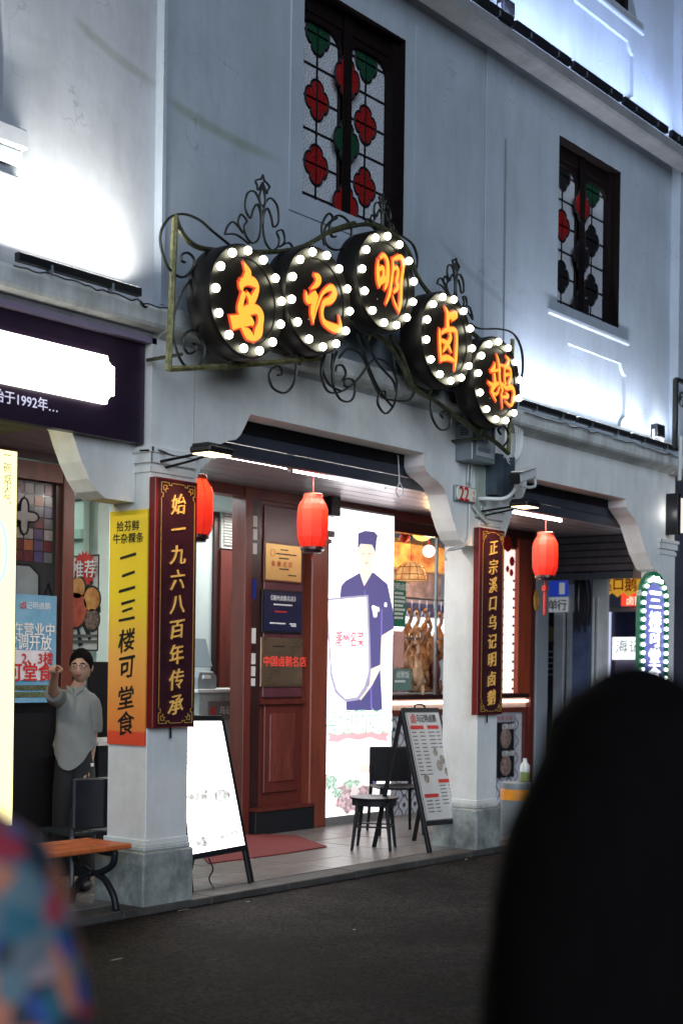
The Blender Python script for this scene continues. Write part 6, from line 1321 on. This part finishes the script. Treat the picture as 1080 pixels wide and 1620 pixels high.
# ---- foreground people, out of focus
def passer(px, depth, zfoot, height, name_label, hairm, topm, turn, arm_out=.0, longhair=True, sw=1.):
    g = CAM; p = at(px, 1056, d=depth)
    t = thing('person', name_label, 'person', (p.x, p.y, 0), RZ + turn)
    s = height / 1.65
    def j(x, y, z, rx, ry): return (x * s * (sw if z > 1.0 or abs(x) > .15 else 1), y * s, z * s, rx * s, ry * s)
    Jp = {'pelvis': j(0, 0, .92, .15, .11), 'belly': j(0, 0, 1.08, .13, .10), 'chest': j(0, 0, 1.24, .145, .105), 'base': j(0, .0, 1.37, .08, .07), 'neck': j(0, -.01, 1.43, .052, .052), 'skull': j(0, -.02, 1.48, .055, .06),
          'shL': j(-.165, 0, 1.34, .06, .058), 'elL': j(-.225 - arm_out, .02, 1.06, .045, .045), 'wrL': j(-.235 - arm_out, -.05, .83, .03, .03), 'paL': j(-.235 - arm_out, -.07, .76, .02, .035),
          'shR': j(.165, 0, 1.34, .06, .058), 'elR': j(.225 + arm_out, .02, 1.06, .045, .045), 'wrR': j(.235 + arm_out, -.05, .83, .03, .03), 'paR': j(.235 + arm_out, -.07, .76, .02, .035),
          'hipL': j(-.09, 0, .86, .10, .10), 'knL': j(-.095, 0, .47, .065, .07), 'anL': j(-.1, .02, .08, .04, .045), 'toL': j(-.11, -.13, .03, .04, .025),
          'hipR': j(.09, 0, .86, .10, .10), 'knR': j(.095, -.02, .47, .065, .07), 'anR': j(.1, .02, .08, .04, .045), 'toR': j(.11, -.13, .03, .04, .025)}
    Ep = [('pelvis', 'belly'), ('belly', 'chest'), ('chest', 'base'), ('base', 'neck'), ('neck', 'skull')] + [e for S in 'LR' for e in (('chest', 'sh' + S), ('sh' + S, 'el' + S), ('el' + S, 'wr' + S), ('wr' + S, 'pa' + S), ('pelvis', 'hip' + S), ('hip' + S, 'kn' + S), ('kn' + S, 'an' + S), ('an' + S, 'to' + S))]
    skin('body', Jp, Ep, SKINM, t)
    hc_ = Vector((0, -.03, 1.55)) * s; h_ = ell(MB(), hc_, (.074 * s, .094 * s, .11 * s), 24, 18, face_fn).build('head', SKINM, t, smooth='all', local=True)
    hm = MB(); ell(hm, hc_ + Vector((0, .02, .02)) * s, (.095 * s, .105 * s, .115 * s), 24, 16)
    if longhair:
        L_ = loft([(0, .02 * s, 1.665 * s, .03 * s, .05 * s), (0, .02 * s, 1.652 * s, .088 * s, .09 * s), (0, .02 * s, 1.62 * s, .118 * s, .11 * s), (0, .03 * s, 1.575 * s, .132 * s, .12 * s), (0, .04 * s, 1.495 * s, .176 * s, .125 * s), (0, .05 * s, 1.42 * s, .196 * s, .12 * s), (0, .06 * s, 1.34 * s, .204 * s, .115 * s), (0, .07 * s, 1.2 * s, .205 * s, .11 * s), (0, .08 * s, 1.08 * s, .19 * s, .10 * s), (0, .08 * s, .98 * s, .12 * s, .06 * s)], 24); hm.add(L_.v, L_.f)
    hm.build('hair', hairm, h_, smooth='all', local=True)
    L_ = loft([(0, 0, 1.41 * s, .075 * s * sw, .07 * s), (0, 0, 1.385 * s, .14 * s * sw, .09 * s), (0, 0, 1.33 * s, .19 * s * sw, .115 * s), (0, 0, 1.2 * s, .19 * s, .13 * s), (0, 0, 1.05 * s, .18 * s, .13 * s), (0, 0, .88 * s, .20 * s, .145 * s), (0, 0, .84 * s, .205 * s, .15 * s)], 30)
    tp = L_.build('shirt', topm, t, smooth='all', local=True)
    for S in 'LR':
        a_, b_ = Vector(Jp['sh' + S][:3]), Vector(Jp['el' + S][:3]); MB().tube(spline([a_ + Vector((-a_.x * .4, 0, 0)), a_, a_.lerp(b_, .5), b_], 4), [(.09 - .002 * i) * s for i in range(13)], 14).build('sleeve', topm, tp, smooth='all', local=True)
        hv = Vector(Jp['pa' + S][:3]); hnd = ell(MB(), hv, (.018, .036, .045), 10, 8).build('hand', SKINM, t, smooth='all', local=True)
        for dy, l in ((-.026, .066), (-.009, .076), (.008, .072), (.024, .056)): finger(hnd, [hv + Vector((0, dy, -.03)), hv + Vector((0, dy, -.03 - l * .6)), hv + Vector((0, dy - .004, -.03 - l))], .009, .0065)
        finger(hnd, [hv + Vector((0, -.030, .01)), hv + Vector((0, -.052, -.02)), hv + Vector((0, -.058, -.046))], .010, .007)
    T = MB()
    for S in (-1, 1):
        L_ = loft([(S * .02 * s, 0, 1.0 * s, .16 * s, .125 * s), (S * .07 * s, 0, .86 * s, .13 * s, .125 * s), (S * .095 * s, 0, .47 * s, .10 * s, .105 * s), (S * .10 * s, 0, .08 * s, .085 * s, .09 * s)], 18); T.add(L_.v, L_.f)
    T.build('trousers', PANTS, t, smooth='all', local=True)
    S_ = MB()
    for S in (-1, 1): ell(S_, (S * .105 * s, -.06 * s, .035 * s), (.048 * s, .13 * s, .04 * s), 14, 8)
    S_.build('shoes', BLACKP, t, smooth='all', local=True)
    return t
DARKTOP = mat('black_top', (.005, .005, .006), 1., var=.2, spec=.05)
passer(1012, 1.6, 0, 1.575, 'person with long black hair seen from behind, blurred dark at the lower right', HAIR, DARKTOP, math.pi + .25, 0, True, .62)
PAT = mat('patterned_cloth', (.05, .08, .20), .7, var=0)
n_ = PAT.node_tree.nodes; l_ = PAT.node_tree.links; tc = n_.new('ShaderNodeTexCoord'); v_ = n_.new('ShaderNodeTexVoronoi'); v_.inputs['Scale'].default_value = 34; l_.new(tc.outputs['Object'], v_.inputs['Vector'])
r_ = n_.new('ShaderNodeValToRGB'); r_.color_ramp.interpolation = 'CONSTANT'; l_.new(v_.outputs['Color'], r_.inputs[0]); e = r_.color_ramp.elements
e[0].position = 0; e[0].color = (.03, .04, .06, 1); e[1].position = .30; e[1].color = (.03, .08, .36, 1)
for p_, c_ in ((.40, (.12, .20, .24, 1)), (.47, (.42, .14, .07, 1)), (.53, (.14, .17, .20, 1)), (.59, (.55, .2, .12, 1)), (.65, (.03, .14, .20, 1)), (.71, (.40, .04, .07, 1)), (.78, (.35, .26, .28, 1))):
    q = e.new(p_); q.color = c_
l_.new(r_.outputs[0], n_['Principled BSDF'].inputs['Base Color'])
passer(-320, 1.35, 0, 1.69, 'passer by in a colourful patterned shirt, blurred, cut by the lower left edge', HAIR, PAT, math.pi + .2, .02, False)
